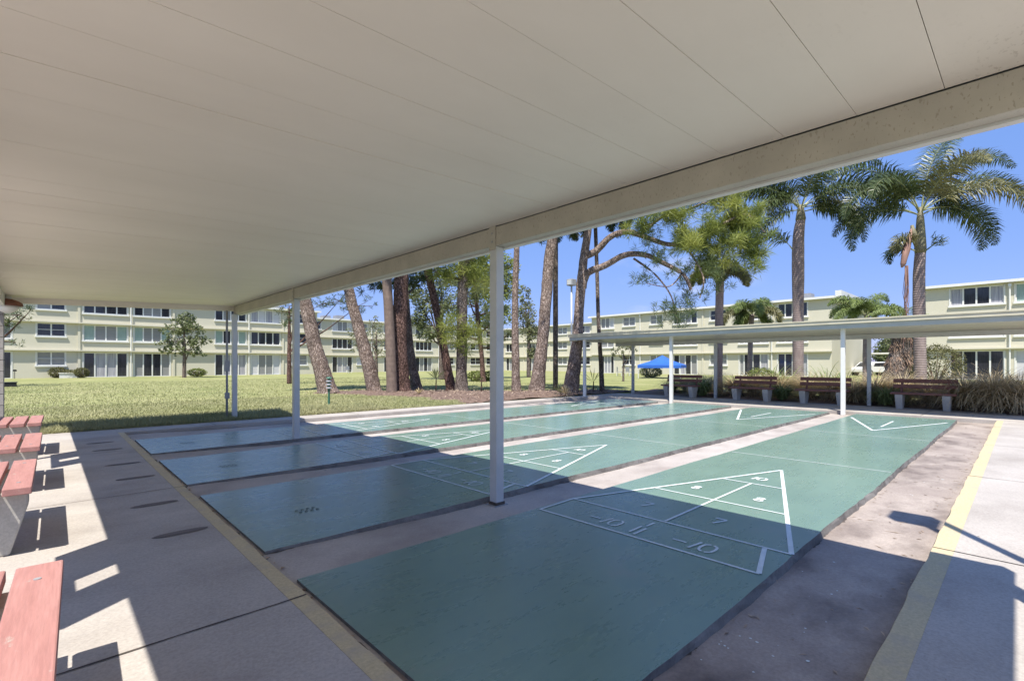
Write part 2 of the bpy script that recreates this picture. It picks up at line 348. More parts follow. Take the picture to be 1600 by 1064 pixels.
def npmesh(name, V, k, mats, parent=None, org=(0, 0, 0), smooth=False):   # V: (N,k,3) faces of k corners
    V = np.asarray(V, dtype=np.float32)-np.array(org, dtype=np.float32)
    n = V.shape[0]; me = bpy.data.meshes.new(name)
    me.vertices.add(n*k); me.vertices.foreach_set('co', V.reshape(-1))
    me.loops.add(n*k); me.loops.foreach_set('vertex_index', np.arange(n*k, dtype=np.int32))
    me.polygons.add(n); me.polygons.foreach_set('loop_start', np.arange(0, n*k, k, dtype=np.int32))
    try: me.polygons.foreach_set('loop_total', np.full(n, k, dtype=np.int32))
    except Exception: pass
    me.update(calc_edges=True); me.validate()
    return link(name, me, mats, parent)
def structure(o): o['kind'] = 'structure'; return o
def G(x, d, z=0.09):                       # a point at depth d (m) on the sight line of picture column x
    l = (x-800)/764*d
    return Vector((FW[0]*d+RT[0]*l, FW[1]*d+RT[1]*l, z))
def PX(x, y, d):
    p = G(x, d); p.z = EYE-(y-568)/764*d; return p
def rnd(a, b): return random.uniform(a, b)

# ------------------------------------------------------------------ ground
mb = MB()
W_U0, W_V1 = 1.06, 0.455                   # inner edges of the left and right walks
BW0, BW1 = 11.80, 12.45                    # back walk
FWK0, FWK1 = 15.72, 18.25                  # far walk
big = 600
mb.add([(-big, -big, -0.30), (big, -big, -0.30), (big, big, -0.30), (-big, big, -0.30)], [(0, 1, 2, 3)])
structure(mb.build("ground", M_GRASS))
def patch(name, m, rects, z, parent=None):
    q = MB()
    for (a, b, c, d) in rects: q.add([(a, b, z), (c, b, z), (c, d, z), (a, d, z)], [(0, 1, 2, 3)])
    return q.build(name, m, parent)
LZ = 0.09
def lawn_z(v): return 0.025+(LZ-0.025)*max(0, min(1, (v-BW1)/0.6))
lw_ = MB()
rows = [BW1-0.02, BW1+0.15, BW1+0.35, BW1+0.6, 60, big]
for a, b in zip(rows, rows[1:]): lw_.add([(-big, a, lawn_z(a)), (big, a, lawn_z(a)), (big, b, lawn_z(b)), (-big, b, lawn_z(b))], [(0, 1, 2, 3)])
lw_.add([(FWK1, -big, 0.01), (24, -big, LZ), (24, BW1-0.02, LZ), (FWK1, BW1-0.02, 0.01)], [(0, 1, 2, 3)]); lw_.add([(24, -big, LZ), (big, -big, LZ), (big, BW1-0.02, LZ), (24, BW1-0.02, LZ)], [(0, 1, 2, 3)])
lw_.add([(-big, -big, 0.0), (-8, -big, 0.0), (-8, BW1-0.02, 0.0), (-big, BW1-0.02, 0.0)], [(0, 1, 2, 3)])
structure(lw_.build("lawn", M_GRASS))
walk = MB()
walk.box((-8, W_V1, -0.2), (W_U0-0.09, BW1, 0.03)); walk.box((-8, -9, -0.2), (FWK0, W_V1-0.115, 0.03))
o = structure(walk.build("pavement", C_WALK))
b1 = MB(); b1.box((W_U0-0.0895, BW0, -0.2), (FWK0, BW1, 0.03))
structure(b1.build("path", C_WALK, bevel=0.01))
b1 = MB(); b1.box((FWK0, W_V1-0.115, -0.2), (FWK1, BW1, 0.03)); b1.box((FWK0, -9, -0.2), (FWK1-0.6, W_V1-0.115, 0.03))
structure(b1.build("far_path", C_WALK))
y = MB()
def edge_strip(mb, along, a, b, c0, c1, jit, z0, z1, n):
    for i in range(n):
        s0 = a+(b-a)*i/n; s1 = a+(b-a)*(i+1)/n
    return mb
def wavy_strip(a, b, fixed, free, axis, z0, z1, amp, step=0.12, ph=0.0):
    """a kerb strip whose free edge is a little uneven"""
    n = max(2, int(abs(b-a)/step)); vs = []; fs = []
    for i in range(n+1):
        t = a+(b-a)*i/n
        j = free+amp*(math.sin(t*5.1+ph)+0.6*math.sin(t*13.7+ph*2)+rnd(-0.5, 0.5))*0.5
        for (s, z) in ((fixed, z1), (j, z1), (j+(0.006 if free > fixed else -0.006), z1-0.012), (j, z0)):
            vs.append((t, s, z) if axis == 'u' else (s, t, z))
    for i in range(n):
        for k in range(3):
            q = (i*4+k, i*4+k+1, (i+1)*4+k+1, (i+1)*4+k)
            fs.append(q)
    return vs, fs
y.add(*wavy_strip(W_V1, BW0, W_U0-0.09, W_U0, 'v', -0.1, 0.031, 0.005))
y.add(*wavy_strip(W_U0, FWK0, W_V1-0.115, W_V1, 'u', -0.1, 0.031, 0.008, ph=1.3))
y.add([(W_U0-0.09, W_V1-0.115, 0.031), (W_U0, W_V1-0.115, 0.031), (W_U0, W_V1, 0.031), (W_U0-0.09, W_V1, 0.031)], [(0, 1, 2, 3)])
structure(y.build("kerb", M_YEL))
def gz(u):
    for a, b, za, zb in ((0, 1.3, -0.020, -0.020), (1.3, 3.0, -0.020, -0.060), (3.0, 14.6, -0.060, -0.060), (14.6, 99, -0.060, -0.030)):
        if u <= b: return za+(zb-za)*min(1, (u-a)/(b-a))
for va, vb, mm in ((W_V1-0.02, 2.0, C_STRIPN), (2.0, BW0+0.01, C_STRIP)):
    q = MB(); us_ = [W_U0-0.02]+[1.3+0.2*k for k in range(9)]+[8, 14.6, FWK0+0.01]
    for a, b in zip(us_, us_[1:]): q.add([(a, va, gz(a)), (b, va, gz(b)), (b, vb, gz(b)), (a, vb, gz(a))], [(0, 1, 2, 3)])
    structure(q.build("gutter_pavement", mm))
# joints in the paving
j = MB()
def jline(p, q, wd=0.012, z=0.0335):
    n = 30; pts = []
    for i in range(n+1):
        t = i/n; a = Vector((p[0]+(q[0]-p[0])*t, p[1]+(q[1]-p[1])*t, 0))
        pts.append((a, wd*rnd(0.5, 1.2)))
    d = Vector((q[0]-p[0], q[1]-p[1], 0)).normalized(); nn = Vector((-d.y, d.x, 0))
    vs = []; 
    for a, w_ in pts:
        k = rnd(-0.003, 0.003)
        vs += [(a.x+nn.x*(w_/2+k), a.y+nn.y*(w_/2+k), z), (a.x-nn.x*(w_/2-k), a.y-nn.y*(w_/2-k), z)]
    j.add(vs, [(2*i, 2*i+1, 2*i+3, 2*i+2) for i in range(n)])
for v in (-0.35, 2.79, 6.15, 9.28): jline((-3.5, v), (W_U0, v))
for u in (4.55, 7.75, 10.9, 14.1): jline((u, -6), (u, W_V1))
for u in (2.6, 5.8, 9.0, 12.2): jline((u, BW0), (u, BW1))
for v in (1.8, 5.0, 8.2, 11.4): jline((FWK0, v), (FWK1, v))
jline((FWK0, -5), (FWK0, W_V1), 0.02)
structure(j.build("pavement_joints", M_JOINT))
# dark ovals on the left walk, one in line with each pair of lanes
def oval(u, v, lu, lv, z=0.0345):
    vs = [(u, v, z)]; n = 28
    for i in range(n):
        t = 2*math.pi*i/n; r = 1+rnd(-0.05, 0.05)
        vs.append((u+lu*math.copysign(abs(math.cos(t))**0.8, math.cos(t))*r, v+lv*math.sin(t)*r, z))
    return vs, [(0, 1+i, 1+(i+1) % n) for i in range(n)]
st = MB()
for (u, v) in ((0.75, 4.48), (0.73, 5.55), (0.74, 6.98), (0.72, 8.05), (0.67, 9.54), (0.64, 10.46)):
    st.add(*oval(u, v, 0.18, 0.045+0.01*random.random()))
structure(st.build("pavement_ovals", M_DARKOVAL))

# ------------------------------------------------------------------ shuffleboard courts
CU0, CU1 = 1.12, 15.55
CV = [(1.113, 3.096), (3.71, 5.744), (6.36, 8.21), (8.90, 10.72)]
GLY = {'-': [[(0.0, 0.5), (0.8, 0.5)]], '1': [[(0.25, 0), (0.45, 1.0)]],
       '7': [[(0.0, 0.95), (0.75, 0.95)], [(0.72, 0.9), (0.3, 0.0)]],
       '0': [[(0.36, 1.0), (0.12, 0.85), (0.05, 0.5), (0.12, 0.15), (0.36, 0)], [(0.5, 1.0), (0.76, 0.85), (0.83, 0.5), (0.76, 0.15), (0.5, 0)]],
       '8': [[(0.4, 0.55), (0.12, 0.7), (0.15, 0.95), (0.4, 1.0), (0.65, 0.95), (0.68, 0.7), (0.4, 0.55)],
             [(0.4, 0.5), (0.08, 0.35), (0.1, 0.05), (0.4, 0.0), (0.7, 0.05), (0.72, 0.35), (0.4, 0.5)]]}
def stroke(mb, p, q, wd, z=0.004):
    p = Vector((*p, z)); q = Vector((*q, z)); d = (q-p)
    if d.length < 1e-5: return
    d.normalize(); n = Vector((-d.y, d.x, 0))*wd/2
    mb.add([p-n, q-n, q+n, p+n], [(0, 1, 2, 3)])
def text(mb, s, uc, vc, h, wd, flip=False, z=0.0045):
    aw = [0.95 if c == '-' else 0.62 if c == '1' else 0.95 for c in s]
    tot = sum(aw)*h*0.8; x = -tot/2; sg = -1 if flip else 1
    for c, a in zip(s, aw):
        for pl in GLY[c]:
            for p, q in zip(pl, pl[1:]):
                P = lambda t: (uc+sg*(t[1]-0.5)*h, vc-sg*(x+t[0]*h*0.8))
                stroke(mb, P(p), P(q), wd, z)
                z += 0.00002
        x += a*h*0.8
def make_court(i, v0, v1):
    root = tag(bpy.data.objects.new("shuffleboard_court", None), ["green shuffleboard court nearest the camera with crisp white scoring triangle",
        "second green shuffleboard court from the camera", "third green shuffleboard court from the camera",
        "farthest green shuffleboard court beside the back path"][i], "court", "green shuffleboard courts", 'structure')
    COL.objects.link(root); root.location = (CU0, (v0+v1)/2, 0)
    org = root.location
    s = MB(org)
    n = 110; rows = []
    for k in range(n+1):
        u = CU0+(CU1-CU0)*k/n
        a = v0+0.008*math.sin(u*1.7+i)+rnd(-0.005, 0.005); b = v1+0.006*math.sin(u*2.3+i)+rnd(-0.004, 0.004)
        rows.append([(u, a-0.012+rnd(-0.006, 0.006), -0.062), (u, a-0.004+rnd(-0.004, 0.004), -0.018), (u, a, 0), (u, b, 0), (u, b+0.005, -0.062)])
    vs = [p for r in rows for p in r]
    for col, mi in ((0, 1), (1, 1), (2, 0), (3, 1)):
        s.add(vs, [(k*5+col, (k+1)*5+col, (k+1)*5+col+1, k*5+col+1)[::-1] for k in range(n)], mi)
    s.add([(CU0, v0, 0), (CU0, v1, 0), (CU0, v1, -0.06), (CU0, v0, -0.06)], [(0, 1, 2, 3)], 1)
    s.add([(CU1, v0, 0), (CU1, v1, 0), (CU1, v1, -0.06), (CU1, v0, -0.06)], [(3, 2, 1, 0)], 1)
    s.build("slab", [C_COURT, C_EDGE], root)
    vc = (v0+v1)/2-0.01; hw = (v1-v0)/2
    m = MB(org); L = 0.023
    base_u, m10, l87, l108, ap = 3.757, 3.262, 4.713, 5.66, 6.625
    def half(u): return (hw-0.02)*(ap-u)/(ap-base_u)
    stroke(m, (base_u, vc-half(base_u)), (base_u, vc+half(base_u)), L)
    stroke(m, (m10, vc-hw+0.055), (m10, vc+hw-0.03), L, 0.0041)
    stroke(m, (l87, vc-half(l87)), (l87, vc+half(l87)), L, 0.0042)
    stroke(m, (l108, vc-half(l108)), (l108, vc+half(l108)), L, 0.0043)
    stroke(m, (base_u, vc-half(base_u)), (ap, vc), L+0.012, 0.0046)
    stroke(m, (base_u, vc+half(base_u)), (ap, vc), L+0.01, 0.0047)
    stroke(m, (base_u+0.02, vc), (l108, vc), L, 0.0048)
    stroke(m, (m10, vc-hw+0.06), (base_u-0.02, vc-hw+0.19), L+0.01, 0.0049)
    stroke(m, (m10, vc+hw-0.035), (base_u, vc+half(base_u)), L, 0.0049)
    for (a, b, dv) in ((3.34, 3.52, 0.065), (3.31, 3.50, 0.01), (3.55, 3.67, 0.04)): stroke(m, (a, vc+dv), (b, vc+dv), 0.02, 0.0044)
    stroke(m, (7.474, v0+0.02), (7.474, v1-0.05), L-0.006, 0.0045)
    stroke(m, (10.97, v0+0.02), (10.97, v1-0.15), L-0.006, 0.0045)
    text(m, '-10', 3.44, vc+0.36, 0.16, 0.018); text(m, '-10', 3.44, vc-0.42, 0.17, 0.02)
    text(m, '7', 4.10, vc+0.36, 0.15, 0.022); text(m, '7', 4.10, vc-0.32, 0.16, 0.022)
    text(m, '8', 5.05, vc+0.33, 0.12, 0.026); text(m, '8', 5.05, vc-0.31, 0.13, 0.028); text(m, '10', 5.95, vc+0.02, 0.14, 0.03)
    m.build("court_lines", M_LINE, root)
    f = MB(org); fa = 11.88
    if i == 0 or i == 1 or i == 3:
        stroke(m2_ := MB(org), (fa, vc), (14.4, vc+hw-0.12), 0.05, 0.0046); stroke(m2_, (fa, vc), (14.6, vc-hw+0.1), 0.05, 0.0047)
        stroke(m2_, (12.7, vc), (14.1, vc), 0.04, 0.0048); m2_.build("far_triangle_lines", M_LINE, root)
    for (t, u, dv) in (('10', 12.45, 0), ('8', 13.2, 0.28), ('8', 13.2, -0.3), ('7', 13.95, 0.4), ('7', 13.95, -0.4), ('-10', 14.9, 0.5), ('-10', 14.9, -0.5)):
        text(f, t, u, vc+dv, 0.2, 0.035, True)
    stroke(f, (14.75, v0+0.1), (14.75, v1-0.1), 0.03, 0.0043); stroke(f, (13.0, vc-0.38), (13.0, vc+0.38), 0.03, 0.0042)
    f.build("faded_lines", M_FADE, root)
    if i in (1, 2, 3):
        q = MB(org)
        for r in range(2):
            for k in range(4):
                uu = 1.62+0.05*k+0.012*r; vv = v0+0.80-0.07*r
                stroke(q, (uu, vv), (uu+0.012, vv+0.045), 0.012, 0.0044); stroke(q, (uu+0.02, vv+0.008), (uu+0.022, vv+0.045), 0.008, 0.0044)
        q.build("stencil_mark", M_STENCIL, root)
    return root
for i, (a, b) in enumerate(CV): make_court(i, a, b)
dm = MB()
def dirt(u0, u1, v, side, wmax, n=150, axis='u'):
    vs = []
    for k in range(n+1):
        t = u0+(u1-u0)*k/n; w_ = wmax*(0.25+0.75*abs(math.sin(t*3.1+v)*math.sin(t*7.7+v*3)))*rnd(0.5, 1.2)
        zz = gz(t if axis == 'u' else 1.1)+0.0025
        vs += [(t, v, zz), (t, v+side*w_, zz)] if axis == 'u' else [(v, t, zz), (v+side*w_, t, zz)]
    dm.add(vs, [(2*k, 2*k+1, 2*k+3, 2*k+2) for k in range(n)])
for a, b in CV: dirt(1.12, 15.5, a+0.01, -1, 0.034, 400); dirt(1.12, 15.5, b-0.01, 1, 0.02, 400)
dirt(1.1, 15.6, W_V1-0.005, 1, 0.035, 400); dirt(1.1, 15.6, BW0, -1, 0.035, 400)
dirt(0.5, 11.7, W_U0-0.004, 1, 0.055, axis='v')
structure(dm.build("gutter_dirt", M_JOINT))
wf = MB()
for k in range(46):
    u = rnd(1.3, 3.6) if k < 34 else rnd(3.6, 8); v = rnd(0.5, 1.05); r = rnd(0.003, 0.009)*(1.8 if k % 9 == 0 else 1)
    a0 = rnd(0, 3); wf.add([(u+r*math.cos(a0+q)*rnd(.6, 1.3), v+r*math.sin(a0+q)*rnd(.6, 1.3), gz(u)+0.0035) for q in (0, 1.2, 2.4, 3.6, 4.9)], [(0, 1, 2, 3, 4)])
structure(wf.build("paint_flecks", M_LINE))
gh = MB()
text(gh, '10', 3.78, 3.36, 0.17, 0.022, z=-0.0565); structure(gh.build("ghost_number_paint", M_FADE2))

# small debris on the gutter, walks and mulch (leaves, twigs, chips)
q = []
def chip(u, v, z, l, w_, a, curl=0.004):
    c, s = math.cos(a), math.sin(a)
    z = gz(u)+0.003 if z < 0 else z
    q.append([(u-c*l, v-s*l, z+0.001), (u+s*w_, v-c*w_, z+curl), (u+c*l, v+s*l, z+0.001), (u-s*w_, v+c*w_, z+curl)])
for k in range(230):
    u = rnd(1.2, 15.5); t = random.random()
    v = W_V1+0.03+abs(random.gauss(0, 0.12)) if t < 0.35 else (1.09-abs(random.gauss(0, 0.05)) if t < 0.55 else rnd(0.5, 1.08))
    chip(u, v, -0.058, rnd(0.004, 0.03), rnd(0.002, 0.008), rnd(0, 3.1))
for k in range(120):
    a, b = random.choice(CV); v = a-abs(random.gauss(0, 0.05))-0.01
    chip(rnd(1.2, 15.5), v, -0.058, rnd(0.004, 0.025), rnd(0.002, 0.008), rnd(0, 3.1))
for k in range(90): chip(1.085+rnd(-0.02, 0.05), rnd(0.6, 10.7), -0.056, rnd(0.006, 0.03), rnd(0.003, 0.014), rnd(0, 3.1), 0.01)
for k in range(70): chip(rnd(1.3, 15.3), rnd(-1.5, 0.4), 0.032, rnd(0.003, 0.012), rnd(0.002, 0.005), rnd(0, 3.1))
for k in range(12): chip(rnd(4.5, 11), rnd(0.5, 1.0), -0.057, rnd(0.04, 0.08), 0.004, rnd(0, 3.1))
tag(npmesh("leaf_litter", np.array(q), 4, M_LITTER), None, None, None, 'stuff')
def mound_h(u, v): return 0

# ------------------------------------------------------------------ near canopy
def canopy_near():
    R = thing("shelter_canopy", (3.22, 3.60, -0.06), "large white aluminium shelter roof on slim posts over the near ends of the courts", "canopy")
    org = R.location; SL = 0.037
    def zc(u): return 2.665+SL*(u-3.2)
    U0, U1, V0, V1 = -0.52, 3.16, -0.63, 12.77
    pitch = 0.355; v = 0.27-pitch*2-0.19
    edges = [V0]; x = 0.27-2*pitch
    while x < V1-0.1:
        if x > V0+0.05: edges.append(x)
        x += pitch
    edges.append(V1)
    for a, b in zip(edges, edges[1:]):
        g = 0.0014; dz = rnd(-0.0015, 0.0015)
        p = MB((org[0], org[1], org[2]-dz))
        p.add([(U0, a+g, zc(U0)), (U1, a+g, zc(U1)), (U1, b-g, zc(U1)), (U0, b-g, zc(U0)),
               (U0, a+g, zc(U0)+0.02), (U1, a+g, zc(U1)+0.02), (U1, b-g, zc(U1)+0.02), (U0, b-g, zc(U0)+0.02)],
              [(0,3,2,1),(4,5,6,7),(0,1,5,4),(1,2,6,5),(2,3,7,6),(3,0,4,7)])
        p.build("ceiling_panel", M_CEIL, R)
    t = MB(org)
    t.add([(U0, V0, zc(U0)+0.024), (U1+0.1, V0, zc(U1)+0.024), (U1+0.1, V1, zc(U1)+0.024), (U0, V1, zc(U0)+0.024),
           (U0, V0, zc(U0)+0.09), (U1+0.1, V0, zc(U1)+0.09), (U1+0.1, V1, zc(U1)+0.09), (U0, V1, zc(U0)+0.09)],
          [(0,3,2,1),(4,5,6,7),(0,1,5,4),(1,2,6,5),(2,3,7,6),(3,0,4,7)])
    t.build("roof_deck", M_GREYM, R)
    # front beam, in lengths that butt at the posts
    cuts = [V0, 3.60, 8.96, V1]
    for a, b in zip(cuts, cuts[1:]):
        f = MB(org); f.box((3.17, a+0.002, 2.475), (3.27, b-0.002, 2.6605)); f.build("beam", M_BEAM, R, bevel=0.003)
    f = MB(org); f.box((3.272, V0, 2.462), (3.325, V1, 2.478)); f.build("drip_edge", M_ALU, R)
    f = MB(org); f.box((3.273, V0, 2.480), (3.355, V1, 2.735)); f.build("gutter", M_ALU, R)
    for (va, vb) in ((V1+0.001, V1+0.05), (V0-0.05, V0-0.001)):
        f = MB(org)
        f.add([(U0-0.077, va, zc(U0)-0.10), (3.355, va, 2.56), (3.355, vb, 2.56), (U0-0.077, vb, zc(U0)-0.10),
               (U0-0.077, va, zc(U0)+0.11), (3.355, va, 2.76), (3.355, vb, 2.76), (U0-0.077, vb, zc(U0)+0.11)],
              [(0,3,2,1),(4,5,6,7),(0,1,5,4),(1,2,6,5),(2,3,7,6),(3,0,4,7)])
        f.build("fascia", M_CEIL, R)
    f = MB(org); f.box((U0-0.002-0.075, V0, 2.335), (U0-0.002, V1, 2.60)); f.build("back_beam", M_ALU, R)
    for (u, v, zb) in ((3.22, 3.60, -0.06), (3.22, 8.96, -0.06), (3.17, 12.69, 0.03), (3.22, -0.52, 0.03)):
        p = MB(org); p.box((u-0.05, v-0.05, zb), (u+0.05, v+0.05, 2.474)); po = p.build("post", M_POST, R, bevel=0.006)
        c = MB(org); c.box((u-0.057, v-0.057, zb), (u+0.057, v+0.057, zb+0.035)); c.build("post_foot", M_JOINT if v < 12 else M_POST, po)
        if zb < 0:
            c = MB(org); c.box((u-0.085, v-0.075, zb-0.005), (u+0.085, v+0.075, zb+0.008)); c.build("base_plate", M_GREYM, po)
        c = MB(org); c.box((3.160, v-0.045, 2.44), (3.1685, v+0.045, 2.668)); c.build("bracket", M_BEAM, po)
        for z in (2.52, 2.6): c = MB(org); c.tube([(3.153, v, z), (3.161, v, z)], 0.011, 8); c.build("bolt", M_GREYM, po)
    for v in (-0.52, 3.60, 8.96):
        p = MB(org); p.box((-0.597, v-0.04, 0.03), (-0.517, v+0.04, 2.334)); p.build("post", M_POST, R, bevel=0.006)
    # block column at the far back corner
    c = MB(org)
    z = 0.0
    while z < 2.25:
        c.box((-0.86, 12.42, z), (-0.55, 12.76, min(z+0.19, 2.325))); z += 0.2
    c.box((-0.85, 12.43, 0), (-0.56, 12.75, 2.325), 1)
    c.build("block_column", [M_BLOCK, M_JOINT], R)
    # conduit and boxes at the back corner post
    c = MB(org); px = 3.02
    c.tube([(px, 12.72, 0.0), (px, 12.72, 2.55)], 0.024, 10); c.build("conduit", M_GREYM, R, True)
    c = MB(org); c.box((px-0.045, 12.66, 0.52), (px+0.045, 12.74, 0.66)); c.build("outlet_box", M_GREYM, R, bevel=0.006)
    c = MB(org); c.box((px-0.05, 12.67, 1.15), (px+0.05, 12.74, 1.40)); c.build("switch_box", M_GREYM, R, bevel=0.006)
    return R
canopy_near()
# round lamp at the far back corner
fl = thing("flood_lamp", tuple(PX(8, 474, 8.6)), "brown and white round lamp under the shelter roof at the left edge", "lamp")
o_ = fl.location
c = MB(o_); pc = PX(12, 478, 8.6)
c.tube([pc+Vector((0, 0, 0.17)), pc+Vector((0, 0, 0.12))], [0.05, 0.05], 16); c.build("mount", M_WHITEP, fl, True)
c = MB(o_); c.tube([pc+Vector((0, 0, z)) for z in (0.12, 0.09, 0.05, 0.0)], [0.06, 0.14, 0.19, 0.20], 24); c.build("shade", M_RUST, fl, True)
c = MB(o_); c.tube([pc+Vector((0, 0, z)) for z in (0.0, -0.05, -0.10, -0.13)], [0.155, 0.14, 0.09, 0.03], 24); c.build("globe", M_WHITEP, fl, True)

# twin notice panels hung under the back edge of the shelter
for k, v in enumerate((3.42, 8.50)):
    R = thing("notice_panel", (-0.585, v, 1.62), ["white twin notice panel under the shelter edge between the first two salmon benches", "white twin notice panel under the shelter edge between the last two salmon benches"][k], "panel", "notice panels under the shelter edge")
    p = MB(); p.box((-0.01, -0.62, 0.16), (0.01, -0.19, 0.71)); p.box((-0.01, 0.01, 0.16), (0.01, 0.62, 0.71)); p.box((-0.01, -0.62, 0.0), (0.01, 0.62, 0.16)); p.build("panel", M_WHITEP, R)

# ------------------------------------------------------------------ benches
def bench(name_mat, label, group, L=1.32):
    R = thing("park_bench", (0, 0, 0), label, "bench", group)
    for k in range(3):
        x1 = -0.17*k; p = MB(); p.box((x1-0.142, -L/2+rnd(-0.01, 0.01), 0.425), (x1, L/2+rnd(-0.01, 0.01), 0.475)); po = p.build("seat_plank", name_mat, R, bevel=0.006)
        for yb in (-L/2+0.2, L/2-0.2): p = MB(); p.tube([(x1-0.071, yb, 0.474), (x1-0.071, yb, 0.4775)], 0.012, 10); p.build("bolt", M_GREYM, po)
    for k, z in enumerate((0.58, 0.74)):
        p = MB(); x = -0.50-0.10*(z-0.42)/0.4
        p.add([(x-0.02, -L/2, z), (x+0.018, -L/2, z+0.01), (x-0.008, -L/2, z+0.115), (x-0.046, -L/2, z+0.105),
               (x-0.02, L/2, z), (x+0.018, L/2, z+0.01), (x-0.008, L/2, z+0.115), (x-0.046, L/2, z+0.105)],
              [(0,1,2,3),(7,6,5,4),(0,4,5,1),(1,5,6,2),(2,6,7,3),(3,7,4,0)])
        p.build("backrest_slat", name_mat, R, bevel=0.005)
    for y_ in (-L/2+0.2, L/2-0.2):
        p = MB(); p.bar((-0.49, y_, 0.36), (-0.64, y_, 0.86), 0.045, 0.05, up=(0, 1, 0)); p.build("back_support", name_mat, R, bevel=0.004)
        p = MB()
        prof = [(-0.47, 0.424), (-0.02, 0.424), (-0.02, 0.33), (-0.11, 0.0), (-0.37, 0.0), (-0.47, 0.33)]
        n = len(prof)
        def ring(yy, k): return [(-0.245+(x+0.245)*k, yy, z) for x, z in prof]
        a, b = ring(y_-0.09, 1.0), ring(y_+0.09, 1.0)
        for r in (a, b):
            for i_, (x, yy, z) in enumerate(r):
                if z < 0.1: r[i_] = (x, y_+(yy-y_)*0.82, z)
        p.add(a+b, [tuple(range(n)), tuple(range(n, 2*n))[::-1]]+[(i_, n+i_, n+(i_+1) % n, (i_+1) % n) for i_ in range(n)])
        p.build("leg", M_CLEG, R, bevel=0.012)
        p = MB(); p.bar((-0.46, y_, 0.405), (-0.03, y_, 0.405), 0.07, 0.03); p.build("seat_batten", name_mat, R)
    return R
nb = bench(M_RED, "x", "salmon benches along the left edge of the near walk")
for k, (u, v, lab) in enumerate(((0.03, 2.15, "salmon red slatted bench nearest the camera at the lower left corner"),
        (-0.065, 5.28, "second salmon red bench from the camera on the left walk"),
        (-0.04, 7.48, "third salmon red bench from the camera on the left walk"),
        (-0.04, 10.2, "salmon red bench farthest along the left walk beside the lawn"))):
    b = nb if k == 0 else dup(nb)
    b.location = (u, v, 0.03); b['label'] = lab; b.rotation_euler = (0, 0, math.radians((-2.0, -0.5, -0.5, -1)[k]))
fb = bench(M_RED_SHADE, "x", "dark red benches under the far canopy", 1.42)
def vat(u, x): t = (x-800)/764; return u*(RT[0]-FW[0]*t)/(RT[0]*t+FW[0])
for k, (x, lab) in enumerate(((1440, "rightmost dark red far bench, beside the largest tan grass clumps"),
        (1281, "dark red bench directly behind the white front post, second from the right"),
        (1170, "dark red bench between the tall ringed palms, in front of tan grasses"),
        (1058, "dark red bench nearest the blue tent, leftmost of the far benches"))):
    b = fb if k == 0 else dup(fb)
    u = 17.55; b.location = (u, vat(u, x), 0.03); b['label'] = lab; b.rotation_euler = (0, 0, math.pi)

# ------------------------------------------------------------------ far canopy
def canopy_far():
    R = thing("shelter_canopy", (15.6, 3.40, 0.0), "long white shelter canopy over the far ends of the courts and the dark red benches", "canopy")
    org = R.location; V0, V1 = -1.2, 12.75; ua, ub = 15.30, 18.75
    f = MB(org)
    f.add([(ua+0.1, V0, 2.36), (ub, V0, 2.24), (ub, V1, 2.24), (ua+0.1, V1, 2.36), (ua+0.1, V0, 2.46), (ub, V0, 2.34), (ub, V1, 2.34), (ua+0.1, V1, 2.46)],
          [(0,3,2,1),(4,5,6,7),(0,1,5,4),(1,2,6,5),(2,3,7,6),(3,0,4,7)]); f.build("roof", M_ALU, R)
    f = MB(org); f.box((ua+0.05, V0, 2.26), (ua+0.099, V1, 2.38)); f.build("beam", M_BEAM2, R)
    f = MB(org); f.box((ua, V0-0.03, 2.385), (ua+0.098, V1+0.03, 2.50)); f.box((ua-0.02, V0-0.03, 2.475), (ua-0.001, V1+0.03, 2.505)); f.build("gutter", M_CREAM, R)
    f = MB(org); f.box((ub-0.16, V0, 2.10), (ub-0.08, V1, 2.235)); f.build("back_beam", M_ALU, R)
    for vv in (V1+0.001, V0-0.041): f = MB(org); f.box((ua+0.1, vv, 2.24), (ub, vv+0.04, 2.47)); f.build("fascia", M_ALU, R)
    for (u, v, zb, zt) in ((15.6, 3.40, -0.06, 2.36), (15.6, 8.42, -0.06, 2.36), (15.45, 12.05, 0.03, 2.36), (15.6, -0.8, 0.03, 2.36),
                           (18.4, vat(18.4, 1358), 0.03, 2.1), (18.4, vat(18.4, 1118), 0.0, 2.1), (18.4, vat(18.4, 989), 0.0, 2.1), (18.4, -0.8, 0, 2.1)):
        p = MB(org); p.box((u-0.05, v-0.05, zb), (u+0.05, v+0.05, zt)); p.build("post", M_TRIM if u < 16 else M_POST, R, bevel=0.006)
    return R
canopy_far()

